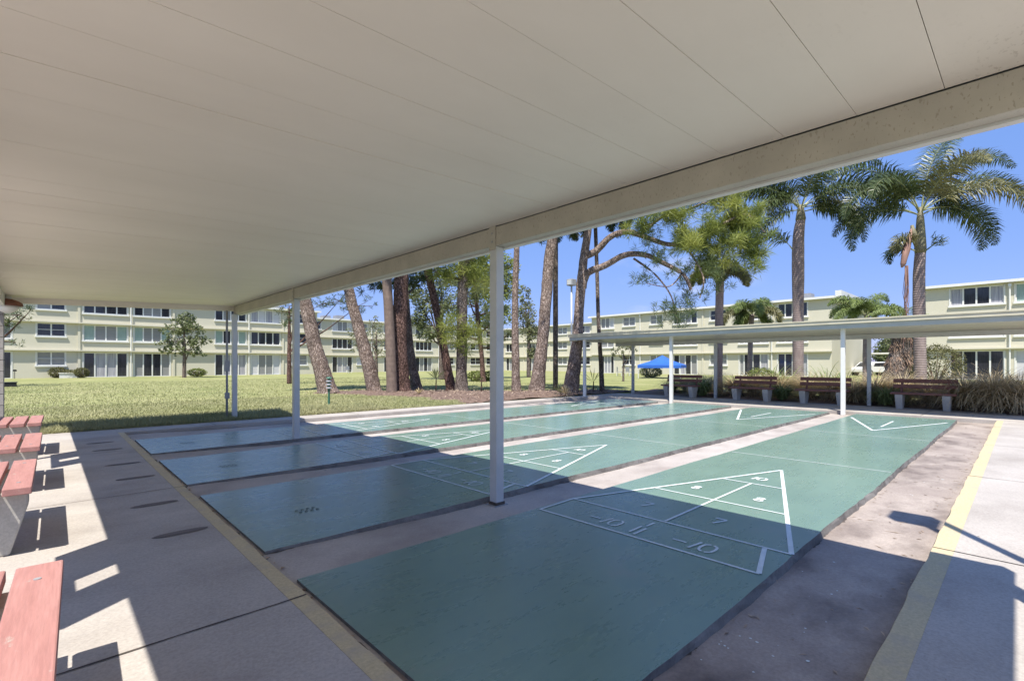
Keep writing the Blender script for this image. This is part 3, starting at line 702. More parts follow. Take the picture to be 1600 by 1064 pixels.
# ------------------------------------------------------------------ buildings
GL = {'d': G_DARK, 'b': G_BLIND, 'c': G_CURT, 't': G_TEAL, 'w': G_WHITE}; GK = list(GL)
def building(name, label, A, D, N, length, depth, H, ops, pipes=(), joints=(), units=(), ledges=(2.42, 4.87), side_eave=None):
    R = thing(name, (A[0], A[1], 0), label, "building", "pale green three storey apartment blocks")
    org = R.location
    def P(s, o, z): return (A[0]+D[0]*s+N[0]*o, A[1]+D[1]*s+N[1]*o, z)
    def lbox(mb, s0, s1, o0, o1, z0, z1, mi=0): mb.box(P(s0, o0, z0), P(s1, o1, z1), mi)
    ss = sorted({0, length} | {x for o in ops for x in o[:2]}); zs = sorted({-0.3, H} | {x for o in ops for x in o[2:4]})
    wl = MB(org)
    for a, b in zip(ss, ss[1:]):
        run = None
        for c, d in zip(zs, zs[1:]):
            m_, k_ = (a+b)/2, (c+d)/2
            hole = any(o[0] < m_ < o[1] and o[2] < k_ < o[3] for o in ops)
            if not hole: run = [c, d] if run is None else [run[0], d]
            if hole or d == zs[-1]:
                if run: lbox(wl, a, b, -0.25, 0, run[0], run[1])
                run = None
    lbox(wl, 0, length, -depth, -0.25, -0.3, H-0.01)
    wl.build("wall", M_STUCCO, R)
    for z in ledges:
        q = MB(org); lbox(q, -0.02, length+0.02, 0.002, 0.30, z, z+0.11); q.build("ledge", M_STUCCO, R)
    rf = MB(org); lbox(rf, -0.3, length+0.3, -depth-0.3, 0.38, H, H+0.16); lbox(rf, -0.32, length+0.32, 0.382, 0.40, H-0.03, H+0.18, 1)
    ro = rf.build("roof", [M_ROOF, M_TRIM], R)
    for (s, o, sz, h) in units:
        q = MB(org); lbox(q, s-sz/2, s+sz/2, o-sz/2, o+sz/2, H+0.17, H+0.17+h); lbox(q, s-sz/2+0.08, s+sz/2-0.08, o-sz/2+0.08, o+sz/2-0.08, H+0.17+h, H+0.2+h)
        q.build("rooftop_unit", M_GREYM, ro)
    for s in joints: q = MB(org); lbox(q, s-0.09, s+0.09, 0.002, 0.10, 0, H-0.02); q.build("pilaster", M_STUCCO, R)
    for s in pipes: q = MB(org); q.tube([P(s, 0.16, 0.05), P(s, 0.16, H-0.1)], 0.05, 8); lbox(q, s-0.09, s+0.09, 0.08, 0.26, H-0.35, H-0.1); q.build("downspout", M_TRIM, R)
    for (s0, s1, z0, z1, sty) in ops:
        n = len(sty); q = MB(org); fr = 0.05
        for k, c in enumerate(sty):
            a = s0+(s1-s0)*k/n; b = s0+(s1-s0)*(k+1)/n
            q.add([P(a, -0.12, z0), P(b, -0.12, z0), P(b, -0.12, z1), P(a, -0.12, z1)], [(0, 1, 2, 3)], GK.index(c))
        wo = q.build("window" if z0 > 0.5 else "sliding_door", [GL[k] for k in GK], R)
        q = MB(org)
        for k in range(n+1):
            a = s0+(s1-s0)*k/n; a0 = a-fr if k else a; a1 = a+fr if k < n else a
            if k == 0: a1 = a+fr*1.2
            if k == n: a0 = a-fr*1.2
            lbox(q, a0, a1, -0.115, -0.05, z0+0.06, z1-0.07)
        lbox(q, s0, s1, -0.115, -0.05, z0, z0+0.058); lbox(q, s0, s1, -0.115, -0.05, z1-0.068, z1)
        if z0 > 0.5 and n == 2:
            lbox(q, s0+0.07, s1-0.07, -0.114, -0.06, (z0+z1)/2-0.02, (z0+z1)/2+0.02)
        # surround proud of the wall
        lbox(q, s0-0.07, s0, -0.02, 0.03, z0, z1+0.02); lbox(q, s1, s1+0.07, -0.02, 0.03, z0, z1+0.02)
        q.build("frame", M_TRIM, wo)
        if z0 > 0.5: q = MB(org); lbox(q, s0-0.12, s1+0.12, 0.002, 0.13, z0-0.13, z0-0.003); q.build("sill", M_TRIM, wo)
    if side_eave:
        q = MB(org); s = -0.02 if side_eave < 0 else length+0.02
        lbox(q, s+0.31*side_eave, s+0.8*side_eave, -depth, 0.30, H-0.15, H+0.62); q.build("side_eave", M_TRIM, R)
    return R
F4 = ((0.08, 2.32), (3.40, 4.80), (5.85, 7.22)); F2 = ((1.18, 2.36), (3.70, 4.82), (6.0, 7.1))
def ops_from(lst):
    out = []
    for (a, b, kind, s1, s2, s3) in lst:
        F = F4 if kind == 4 else F2
        for k, s in enumerate((s1, s2, s3)):
            if s: out.append((a, b, F[k][0], F[k][1], s))
    return out
L0 = -32.0
lw = [(-0.6, 1.2, 2, 'bb', 'dd', 'bd'), (2.4, 5.5, 4, 'dccd', 'tbbt', 'dddd'), (6.0, 8.8, 4, 'bddb', 'tbbt', 'dbbd'),
      (12.7, 15.6, 4, 'dcdc', 'tdbt', 'dbdd'), (16.1, 19.1, 4, 'wbbw', 'dddd', 'cwcw'), (20.4, 22.1, 2, 'bb', 'bd', 'bd'),
      (-4.9, -2.1, 4, 'dbdd', 'dddb', 'dddd'), (-8.9, -6.1, 4, 'dccd', 'bddb', 'dbbd'), (-13, -11.2, 2, 'bb', 'dd', 'bd'),
      (-18.5, -15.5, 4, 'dccd', 'tbbt', 'dbbd'), (-22.5, -19.5, 4, 'bddb', 'dddd', 'dbbd'), (-28, -25, 4, 'bddb', 'dddd', 'dbbd')]
building("apartment_building", "long pale green apartment block across the lawn at left, with teal frosted window panes",
         (L0, 58), (1, 0), (0, -1), 23.3-L0, 11, 7.36, ops_from([(a-L0, b-L0, *r) for a, b, *r in lw]),
         pipes=(5.75-L0, 15.85-L0, -5.5-L0), joints=(2.1-L0, 9.1-L0, 19.4-L0, -9.5-L0),
         units=((18-L0, -4, 1.0, .7), (20.5-L0, -5, 1.1, .7), (5-L0, -5, 1.1, .7)))
M0 = 23.3
mw = [(25.2, 27.0, 2, 'bb', 'bd', 'bd'), (28.6, 31.5, 4, 'dccd', 'dddd', 'wbbw'), (32.2, 33.8, 2, 'ww', 'bd', 'bb'), (36.5, 39.5, 4, 'dccd', 'dbbd', 'dddd'),
      (42.0, 45.0, 4, 'dbdb', 'dddd', 'dbbd'), (47.6, 49.4, 2, 'bd', 'bb', 'dd'), (53, 55.3, 2, 'dd', 'db', 'dd'), (56.6, 59, 2, 'db', 'dd', 'dd')]
building("apartment_building", "pale green apartment block behind the row of pine trunks, set back from its neighbour",
         (M0, 66), (1, 0), (0, -1), 37.0, 11, 7.36, ops_from([(a-M0, b-M0, *r) for a, b, *r in mw]),
         pipes=(34.4-M0, 46.2-M0), joints=(35.2-M0, 51-M0), units=((6, -4, 1.1, .7), (8.2, -4.5, 1.2, .9), (20, -5, 1, .7)))
R0 = 45.1
def rops(lst, off, sgn=1): return ops_from(sorted([(off-b if sgn < 0 else a-off, off-a if sgn < 0 else b-off, *r) for a, b, *r in lst]))
building("apartment_building", "pale green apartment block in the far corner between the leaning trunks, with white grid windows",
         (59.5, 66.2), (0, -1), (-1, 0), 66.2-39.7, 10, 7.36,
         rops([(49.9, 51.8, 2, 'bb', 'bb', 'bb'), (45.4, 47.4, 2, 'dd', 'dd', 'dc'), (55.0, 58.6, 4, 'dccd', 'dbdb', 'dddd'), (61, 64, 4, 'dccd', 'dddd', 'dddd'), (41, 43, 2, 'dd', 'dd', 'dd')], 66.2, -1),
         joints=(66.2-53.5, 66.2-59.5), units=((4, -4, 1, .6),))
rw = [(36.2, 38.2, 4, 'dccd', 'bb', 'bbw'), (33.1, 34.8, 2, 'dd', 'dd', 'bb'), (29.4, 31.0, 2, 'bb', 'bb', 'bb'), (25.2, 28.0, 4, 'dcdb', 'ddbd', 'dbbd'),
      (21.9, 23.7, 2, 'bb', 'bb', 'dd'), (19.7, 20.6, 4, 'bd', 'db', 'dd'), (17.8, 19.3, 4, 'dc', 'db', 'dd'), (14.3, 16.9, 4, 'dddc', 'dddd', 'dddd')]
building("apartment_building", "pale green apartment block behind the far canopy, with the blue tent before it",
         (52.4, 39.7), (0, -1), (-1, 0), 39.7-12.3, 16, 7.36, rops(rw, 39.7, -1),
         pipes=(39.7-32.3, 39.7-17.4), joints=(39.7-24.5,), units=((10, -5, 1.1, .7), (24.2, -4, 1.2, .9), (25.9, -5.5, 1.1, .5), (17, -5, 1.0, .6)), side_eave=1)
qw = [(1.1, 4.1, 4, 'dddd', 'dbbd', 'cddc'), (-2.6, 0.5, 4, 'wwdd', 'bddb', 'tccd'), (-8, -5, 4, 'dddd', 'dddd', 'dddd'), (-12, -9, 4, 'dddd', 'dddd', 'dddd')]
building("apartment_building", "pale green apartment block at the right edge, with curtains in its top windows",
         (51.7, 5.6), (0, -1), (-1, 0), 24, 12, 7.36, rops(qw, 5.6, -1), pipes=(5.6-0.8, 5.6+4.0), units=())

# ------------------------------------------------------------------ foliage generators
def needles(cent, dirs, k, L, wd, spread=1.0):
    """tufts of thin triangles"""
    cent = np.asarray(cent, float); dirs = np.asarray(dirs, float); n = len(cent)
    d = dirs[:, None, :]+RNG.normal(0, spread, (n, k, 3))*0.8
    d /= np.linalg.norm(d, axis=2, keepdims=True)+1e-9
    ln = L*RNG.uniform(0.6, 1.15, (n, k, 1))
    side = np.cross(d, RNG.normal(0, 1, (n, k, 3))); side /= np.linalg.norm(side, axis=2, keepdims=True)+1e-9
    b = cent[:, None, :]+RNG.normal(0, L*0.12, (n, k, 3))
    tip = b+d*ln; mid = b+d*ln*0.5
    V = np.stack([b, mid+side*wd/2, tip, mid-side*wd/2], axis=2)
    return V.reshape(-1, 4, 3)
def leaves(cent, size, asp=0.5, droop=0.0):
    cent = np.asarray(cent, float); n = len(cent)
    a = RNG.normal(0, 1, (n, 3)); a[:, 2] = a[:, 2]*0.6-droop; a /= np.linalg.norm(a, axis=1, keepdims=True)
    b = np.cross(a, RNG.normal(0, 1, (n, 3))); b /= np.linalg.norm(b, axis=1, keepdims=True)
    s = size*RNG.uniform(0.6, 1.3, (n, 1))
    return np.stack([cent-a*s, cent+b*s*asp, cent+a*s, cent-b*s*asp], axis=1)
def ball(c, r, n, squash=1.0, shell=0.0):
    p = RNG.normal(0, 1, (n, 3)); p /= np.linalg.norm(p, axis=1, keepdims=True)
    q = RNG.uniform(shell, 1, (n, 1))**(1/3)
    p = p*q*r; p[:, 2] *= squash
    return p+np.array(c)
def spl(pts, n=6):
    """Catmull-Rom through [(Vector, r)]"""
    P = [p for p, _ in pts]; Rr = [r for _, r in pts]; out = []; rr = []
    for i in range(len(P)-1):
        p0 = P[max(i-1, 0)]; p1 = P[i]; p2 = P[i+1]; p3 = P[min(i+2, len(P)-1)]
        for k in range(n):
            t = k/n
            out.append(0.5*((2*p1)+(p2-p0)*t+(2*p0-5*p1+4*p2-p3)*t*t+(3*p1-p0-3*p2+p3)*t**3)); rr.append(Rr[i]+(Rr[i+1]-Rr[i])*t)
    out.append(P[-1]); rr.append(Rr[-1]); return out, rr
def limb(mb, p, d, L, r, seg=6, up=0.25, wig=0.25):
    """a wandering branch; returns its points"""
    pts = [Vector(p)]; d = Vector(d).normalized()
    for k in range(seg):
        d = (d+Vector((rnd(-wig, wig), rnd(-wig, wig), rnd(-wig, wig)+up*0.3))).normalized()
        pts.append(pts[-1]+d*L/seg)
    mb.tube(pts, [r*(1-0.8*k/seg) for k in range(seg+1)], 6, cap=False)
    return pts
def px_trunk(pts, d, zb=None):
    """picture-column sketch of a trunk at depth d -> world points with radii"""
    out = []
    for i, (x, y, w_) in enumerate(pts):
        p = PX(x, y, d)
        if i == 0 and zb is not None: p.z = zb
        out.append((p, w_/2/764*d*math.cos(math.atan((x-800)/764))))
    return out
BZ = 0.17
def pine(label, pts, d, bark, leafm_, top_branches=16, blen=3.1, tuft=38, crown_from=0.62, extra=None, ntuft=17, group="tall pines in the mulch bed and lawn", cat="pine tree", name="pine_tree", zb=BZ, nl=0.38):
    T = px_trunk(pts, d, zb-0.15); base_ = T[0][0].copy(); base_.z = zb
    R = thing(name, base_, label, cat, group)
    P, rr = spl(T, 7)
    rr[0] *= 1.25; rr[1] *= 1.12
    mb = MB(base_); mb.tube(P, rr, 16, wob=0.10)
    cents = []; dirs = []
    n = len(P)
    for k in range(top_branches):
        i = int(n*(crown_from+(1-crown_from)*k/top_branches)); i = min(i, n-2)
        a = k*2.4+rnd(-0.4, 0.4); dr = Vector((math.cos(a), math.sin(a), rnd(-0.05, 0.45)))
        L = blen*rnd(0.6, 1.1)*(1-0.4*k/top_branches)
        bp = limb(mb, P[i], dr, L, min(rr[i]*0.5, 0.09), 7)
        for q in range(ntuft):
            t = rnd(0.35, 1.0)*(len(bp)-1); j = int(min(t, len(bp)-2)); c = bp[j].lerp(bp[j+1], t-j)
            sub = Vector((rnd(-1, 1), rnd(-1, 1), rnd(-0.3, 0.8)))*0.42
            if q % 3 == 0: mb.tube([c, c+sub], [0.014, 0.006], 4, cap=False)
            cents.append(c+sub); dirs.append((dr+sub*1.5).normalized()*0.8)
    if extra:
        for (start, path, r0) in extra:
            pp = [(PX(x, y, d+dd), r0*(1-0.75*q/len(path))) for q, (x, y, dd) in enumerate(path)]
            pp = [(p_+Vector((rnd(-.12, .12), rnd(-.12, .12), rnd(-.13, .13)))*(0 if q_ == 0 else 1), r__) for q_, (p_, r__) in enumerate(pp)]
            bp, br = spl(pp, 5); mb.tube(bp, br, 8, cap=False, wob=0.15)
    mb.build("trunk", bark, R, True)
    if cents: npmesh("crown", needles(cents, dirs, tuft, nl, 0.03), 4, leafm_, R, base_)
    return R, P
def foliage_masses(masses, d, org, per=1.0, clus=0, L=0.26, wd=0.022, tuft=28):
    C = []; Dd = []
    for (x, y, rx, ry, n) in masses:
        n = int(n*per); c = PX(x-(14 if clus and x > 1100 else 0), y, d)
        sx, sy = rx/764*d, ry/764*d
        a = RNG.uniform(0, 2*np.pi, n); q = np.sqrt(RNG.uniform(0, 1, n)); dep = RNG.normal(0, 0.5*sx, n)
        lat = np.cos(a)*q*sx; z = np.sin(a)*q*sy
        if clus:
            ks = np.arange(n)//clus*clus
            lat = lat[ks]+RNG.normal(0, 0.20, n); z = z[ks]+RNG.normal(0, 0.15, n); dep = dep[ks]+RNG.normal(0, 0.2, n)
        for i in range(n):
            p = (c.x+RT[0]*lat[i]+FW[0]*dep[i], c.y+RT[1]*lat[i]+FW[1]*dep[i], c.z+z[i])
            C.append(p); Dd.append((RT[0]*math.copysign(0.3, lat[i]), RT[1]*math.copysign(0.3, lat[i]), 0.35))
    return C, Dd

# pines: bases at about 21 m
D0 = 20.8
pine("tall pine leaning left, leftmost of the trunk row, pale flared base", [(513, 616, 34), (505, 585, 27), (493, 545, 24), (481, 490, 22), (473, 455, 20), (455, 380, 17), (442, 300, 14), (432, 230, 9), (428, 180, 4)], 20.4, B_PINE, L_PINED)
pine("tall pine with blackish furrowed base leaning left, second in the trunk row", [(586, 614, 24), (577, 575, 22), (564, 525, 19), (550, 475, 17), (543, 445, 16), (520, 370, 14), (505, 300, 12), (495, 220, 8), (492, 170, 4)], 20.6, B_PINE, L_PINED)
pine("thick dark red brown pine trunk standing right against the grey palm trunk", [(629, 615, 30), (628, 590, 24), (625, 540, 22), (626, 480, 23), (627, 430, 23), (628, 350, 20), (630, 270, 15), (632, 200, 8)], 20.2, B_DARK, L_PINED)
pine("pale pine trunk half hidden behind the thick dark one", [(653, 610, 20), (647, 585, 15), (641, 545, 12), (637, 500, 11), (632, 440, 10), (628, 360, 8), (625, 280, 4)], 22.0, B_GREY, L_PINED, 7, 1.8)
pine("slim pine leaning left between the paired trunks and the bushy one", [(706, 608, 18), (700, 580, 14), (691, 530, 12), (681, 480, 12), (668, 420, 12), (655, 350, 10), (646, 280, 8), (640, 200, 4)], 21.6, B_DARK, L_PINED,
     8, 2.4)
r_, _ = pine("upright pine with light green needle tufts low on its trunk", [(721, 613, 24), (721, 580, 17), (722, 530, 16), (722, 480, 17), (724, 430, 16), (726, 380, 15), (728, 300, 12), (730, 210, 5)], 20.8, B_GREY, L_PINE, 9, 2.6, crown_from=0.5)
C, Dd = foliage_masses([(712, 520, 22, 24, 26), (740, 525, 24, 16, 22), (700, 505, 14, 14, 10), (745, 440, 22, 22, 24), (700, 430, 18, 20, 20), (735, 408, 26, 18, 26), (722, 545, 12, 12, 8)], 20.5, None)
npmesh("low_tufts", needles(C, Dd, 30, 0.42, 0.018), 4, L_PINE, r_, r_.location)
pine("small dark pine farther back beside the white front post", [(755, 592, 9), (753, 560, 7), (749, 520, 7), (745, 480, 6), (742, 440, 6), (738, 380, 4)], 33, B_DARK, L_OAK, 14, 3.2, crown_from=0.3, group="trees on the lawn")
pine("narrow pine trunk just right of the white front post", [(807, 611, 17), (806, 585, 13), (805, 520, 11), (805, 460, 10), (807, 400, 9), (809, 330, 9), (810, 240, 6), (811, 180, 3)], 20.8, B_PINE, L_PINED, 9, 2.2)
pine("stout pine leaning right with hanging green fronds beside its top", [(838, 613, 28), (842, 580, 21), (848, 530, 18), (853, 470, 18), (858, 410, 17), (864, 365, 16), (872, 290, 13), (880, 210, 9), (884, 160, 4)], 20.6, B_PINE, L_PINED, 9, 2.4)
r_, _ = pine("forked pine with long limbs reaching right over the courts", [(890, 612, 28), (896, 580, 22), (902, 530, 17), (905, 480, 15), (908, 445, 15), (912, 405, 13), (918, 365, 12), (926, 300, 11), (934, 230, 8), (940, 170, 4)], 20.4, B_PINE, L_PINED, 8, 2.2, crown_from=0.8,
     extra=[(None, [(910, 450, 0), (922, 431, -.1), (945, 415, -.4), (975, 404, -.8), (1005, 403, -1.2), (1035, 412, -1.6), (1065, 428, -2.0), (1085, 455, -2.2)], 0.17),
            (None, [(914, 400, 0), (930, 388, 0), (955, 373, -.2), (985, 364, -.6), (1015, 372, -1), (1050, 380, -1.4), (1090, 372, -1.8), (1130, 350, -2.2)], 0.16),
            (None, [(1000, 368, -.8), (1030, 345, -1), (1070, 335, -1.5), (1110, 320, -2), (1150, 318, -2.2)], 0.07),
            (None, [(1050, 380, -1.4), (1075, 400, -1.6), (1100, 430, -2), (1095, 470, -2)], 0.05),
            (None, [(990, 404, -1), (1020, 430, -1.2), (1045, 465, -1.5), (1060, 500, -1.8)], 0.045),
            (None, [(1130, 350, -2.2), (1165, 340, -2.3), (1190, 360, -2.3)], 0.05),
            (None, [(1065, 428, -2), (1040, 445, -2), (1010, 440, -2)], 0.03)])
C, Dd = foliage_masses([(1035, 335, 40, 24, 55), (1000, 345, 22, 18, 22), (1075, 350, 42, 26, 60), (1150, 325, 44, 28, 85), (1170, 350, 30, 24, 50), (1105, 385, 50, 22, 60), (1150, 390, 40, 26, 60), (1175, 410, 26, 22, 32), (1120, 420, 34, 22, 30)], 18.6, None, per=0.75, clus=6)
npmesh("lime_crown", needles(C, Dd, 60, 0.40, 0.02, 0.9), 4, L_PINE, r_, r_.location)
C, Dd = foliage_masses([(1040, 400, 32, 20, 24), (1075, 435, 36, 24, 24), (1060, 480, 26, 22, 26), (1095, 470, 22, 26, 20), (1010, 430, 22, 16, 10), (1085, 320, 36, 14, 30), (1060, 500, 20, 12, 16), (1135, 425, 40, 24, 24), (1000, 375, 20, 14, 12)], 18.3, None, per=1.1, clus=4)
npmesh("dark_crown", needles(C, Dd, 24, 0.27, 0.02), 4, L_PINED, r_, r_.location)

kb = r_.location; mb = MB(kb); c_ = []; d_ = []
for q_, tgt in enumerate(((11.2, 6.8, 8.4), (9.8, 7.8, 8.9), (12.0, 8.4, 8.2), (10.8, 9.0, 8.7))):
    p0 = Vector((kb.x+0.5, kb.y-0.2, 7.2)); t_ = Vector(tgt); bp = [p0.lerp(t_, k/6)+Vector((rnd(-.15, .15), rnd(-.15, .15), 0.5*math.sin(k/6*3.14))) for k in range(7)]
    mb.tube(bp, [0.12*(1-0.13*k) for k in range(7)], 7, cap=False)
    for k in range(110):
        t = rnd(0.5, 1.08)*6; j_ = min(5, int(t)); c = bp[j_].lerp(bp[j_+1], t-j_)+Vector((random.gauss(0, .6), random.gauss(0, .6), random.gauss(0, .25))); c_.append(c); d_.append((0, 0, 0.4))
mb.build("high_bough", B_PINE, r_, True); npmesh("bough_needles", needles(c_, d_, 34, 0.34, 0.026), 4, L_PINED, r_, kb)

# ------------------------------------------------------------------ palms
def frond_mesh(name, p0, az, el, L, bend, m, parent, org, n=64, ll=0.55, plume=True, wd=0.04, twist=0.0):
    pts = []; p = Vector(p0); e = el
    for k in range(n+1):
        pts.append(p.copy()); t = k/n
        d = Vector((math.cos(az)*math.cos(e), math.sin(az)*math.cos(e), math.sin(e)))
        p += d*L/n; e -= bend/n*(0.4+1.3*t)
    mb = MB(org); mb.tube(pts[::4]+[pts[-1]], [0.028*(1-0.85*i/len(pts[::4])) for i in range(len(pts[::4])+1)], 5, cap=False, mi=0)
    side0 = Vector((-math.sin(az), math.cos(az), 0))
    for k in range(int(n*0.16), n+1):
        t = k/n; tan = (pts[min(k+1, n)]-pts[max(k-1, 0)]).normalized()
        upv = side0.cross(tan).normalized()
        l = ll*math.sin(math.pi*min(1, 0.12+0.88*t)**0.8)**0.5*(1.0 if t < 0.85 else 0.75)+0.05
        for s in (-1, 1):
            for r in ((-0.75, -0.1, 0.5) if plume else (0.1,)):
                ang = r+rnd(-0.35, 0.35)
                dr = (side0*s*math.cos(ang)+upv*math.sin(ang)+tan*rnd(0.35, 0.8)).normalized()
                a = pts[k]; b = a+dr*l*0.55; c = b+(dr+Vector((0, 0, -0.9+rnd(-0.2, 0.2)))).normalized()*l*0.5
                wv = tan*wd*0.5
                mb.add([a-wv*0.6, a+wv*0.6, b+wv, b-wv, c], [(0, 1, 2, 3), (3, 2, 4)], 1)
    return mb.build(name, [M_STALK, m], parent)
def palm(label, pts, d, fr, bark=B_PALM, shaft=None, leaf=L_PALM, L=3.0, group="tall feather palms", zb=0.09, ll=0.55, cat="palm tree", plume=True, n=64, name="palm_tree"):
    T = px_trunk(pts, d, zb-0.1); b0 = T[0][0].copy(); b0.z = zb
    R = thing(name, b0, label, cat, group)
    P, rr = spl(T, 6); mb = MB(b0); mb.tube(P, rr, 16, wob=0.03); mb.build("trunk", bark, R, True)
    top = P[-1]; r = rr[-1]
    if shaft:
        mb = MB(b0); q = [top+Vector((0, 0, shaft*t)) for t in (-0.02, 0.1, 0.4, 0.75, 1.0)]
        mb.tube(q, [r*1.02, r*1.12, r*0.95, r*0.7, r*0.35], 14); mb.build("crownshaft", M_CSHAFT, R, True); top = q[-1]-Vector((0, 0, 0.1*shaft))
    for (az, el, ln, bend) in fr:
        o = top+Vector((math.cos(az)*0.06, math.sin(az)*0.06, rnd(-0.12, 0.08)))
        frond_mesh("frond", o, az, el, L*ln, bend, random.choice(leaf) if isinstance(leaf, (list, tuple)) else leaf, R, b0, n, ll, plume)
    return R, top
YR = math.atan2(RT[1], RT[0])             # azimuth of picture right; +pi/2 is away from the camera
def az(a): return YR+math.radians(a)
# the big palm at right
fr = [(az(4), 1.12, 1.22, 1.75), (az(-6), 0.80, 1.12, 1.95), (az(8), 0.50, 1.05, 2.05), (az(-30), 0.62, 1.0, 2.2), (az(30), 0.9, 1.0, 1.9), (az(-4), 0.30, 0.85, 2.4),
      (az(176), 1.10, 1.05, 1.9), (az(186), 0.72, 0.98, 2.2), (az(170), 0.42, 0.85, 2.4), (az(205), 0.85, 0.95, 2.1), (az(-95), 1.0, 0.9, 1.9), (az(90), 1.2, 1.0, 1.6), (az(120), 0.7, 0.9, 1.9), (az(20), 1.42, 1.1, 1.2)]
r_, top = palm("tallest feather palm at right with arching crown and a dead brown sheath on its trunk", [(1438, 616, 26), (1438, 590, 21), (1437, 540, 21), (1436, 480, 21), (1436, 430, 20), (1438, 395, 18)], 18.8, fr, shaft=1.75, leaf=[L_PALM, L_PALMO, L_PALM], L=4.0, ll=0.72)
mb = MB(r_.location)
mb.tube([PX(1424, 358, 18.3), PX(1420, 375, 18.2), PX(1415, 392, 18.1), PX(1411, 412, 18.1), PX(1409, 418, 18.1)], [0.03, 0.10, 0.12, 0.10, 0.03], 8, wob=0.35); mb.build("dead_sheath", M_DEAD, r_, True)
mb = MB(r_.location)
mb.tube([PX(1425, 352, 18.3), PX(1428, 368, 18.3), PX(1432, 385, 18.3)], [0.05, 0.10, 0.06], 8, wob=0.3); mb.build("flower_bud", M_CSHAFT, r_, True)
mb = MB(r_.location)
a0 = PX(1446, 392, 18.6)
mb.tube([a0, PX(1458, 383, 18.5), PX(1470, 374, 18.5)], [0.03, 0.02, 0.012], 6)
for k in range(46):
    s = PX(1448+rnd(6, 26), 385-rnd(0, 14), 18.5); mb.tube([s, s+Vector((RT[0]*rnd(-.1, .35), RT[1]*rnd(-.1, .35), rnd(-0.1, 0.32)))], [0.012, 0.006], 4, cap=False)
mb.build("flower_stalk", L_PALM, r_)
mb = MB(r_.location)
for k in range(12):
    s = PX(1416+rnd(-3, 3), 415, 18.2); mb.tube([s, s+Vector((rnd(-.12, .12), rnd(-.12, .12), rnd(-1.6, -0.6))), s+Vector((rnd(-.2, .2), rnd(-.2, .2), rnd(-3.2, -2.0)))], [0.012, 0.009, 0.005], 4, cap=False)
mb.build("hanging_stalks", M_DEAD, r_)
frond_mesh("frond", PX(1432, 385, 18.3), az(190), 0.9, 1.5, 3.4, L_PALMO, r_, r_.location, 30, 0.4)
frond_mesh("frond", PX(1430, 392, 18.3), az(160), 0.6, 1.3, 3.0, L_PALM, r_, r_.location, 30, 0.4)
# the dark palm left of it
fr = [(az(3), 0.72, 1.25, 1.75), (az(-4), 1.15, 1.1, 1.7), (az(182), 0.80, 0.95, 1.9), (az(176), 1.2, 0.9, 1.8), (az(195), 0.35, 0.8, 2.0), (az(90), 0.9, 0.8, 1.8), (az(-100), 0.9, 0.85, 1.9), (az(-45), 0.6, 0.9, 2.0), (az(-5), 0.35, 0.9, 2.4), (az(150), 0.9, 0.85, 1.8)]
r_, top = palm("dark feather palm with tall trunk in the middle right, left of the tallest palm", [(1247, 618, 20), (1247, 590, 18), (1247, 540, 18), (1247, 480, 18), (1247, 430, 20), (1247, 395, 20), (1248, 365, 18), (1251, 345, 15)], 21.5, fr, shaft=0.7, leaf=[L_PALM, L_PALMO, L_PALM], L=3.9, ll=0.68)
frond_mesh("frond", PX(1240, 392, 21.5), az(183), 0.95, 2.9, 3.0, L_PALM, r_, r_.location, 50, 0.6)
frond_mesh("frond", PX(1252, 325, 21.4), az(-5), 0.25, 3.1, 2.2, L_PALM, r_, r_.location, 54, 0.6)
frond_mesh("frond", PX(1250, 328, 21.3), az(184), -0.1, 2.6, 1.3, L_PALM, r_, r_.location, 54, 0.6)
frond_mesh("frond", PX(1258, 330, 21.2), az(-6), 0.25, 3.3, 2.0, L_PALM, r_, r_.location, 54, 0.6)
# mid palm whose head is mixed with pine foliage
fr = [(az(a), e, l, 2.4) for a, e, l in ((0, .5, .6), (60, .8, .6), (120, .6, .5), (180, .5, .6), (240, .7, .6), (300, .5, .6), (30, 1.1, .6), (200, 1.1, .6))]
palm("ringed grey palm trunk rising under the lime green pine limbs", [(1122, 616, 17), (1122, 590, 14), (1123, 540, 13), (1124, 480, 13), (1125, 440, 13)], 20.5, fr, leaf=L_PALMO, L=2.6, ll=0.4, shaft=0.35)
fr = [(az(a), e, l, 2.6) for a, e, l in ((0, .7, 1), (40, .9, .9), (80, .7, 1), (130, .8, 1), (180, .6, 1.1), (215, 1.0, 1), (260, .8, .9), (310, .7, 1), (20, 1.3, .9), (200, .2, .8), (-10, .1, .8), (100, .1, .8))]
palm("short bushy palm head showing above the far canopy roof, left one", [(1172, 596, 9), (1172, 560, 8), (1173, 520, 8), (1175, 492, 8)], 27, fr, leaf=[L_PALMO, L_FERN], L=2.0, ll=0.45, group="short feather palms")
fr = [(az(a), e, l, 2.2) for a, e, l in ((0, .6, 1), (40, .8, .9), (80, .7, 1), (130, .8, 1), (180, .6, 1), (215, 1.0, 1), (260, .8, .9), (310, .7, 1), (20, 1.3, 1.1), (160, 1.2, 1.1))]
palm("short glossy palm head above the far canopy roof between the two tall palms", [(1352, 594, 9), (1352, 560, 9), (1353, 520, 9), (1354, 492, 8)], 29, fr, leaf=L_FERN, L=2.3, ll=0.5, group="short feather palms")
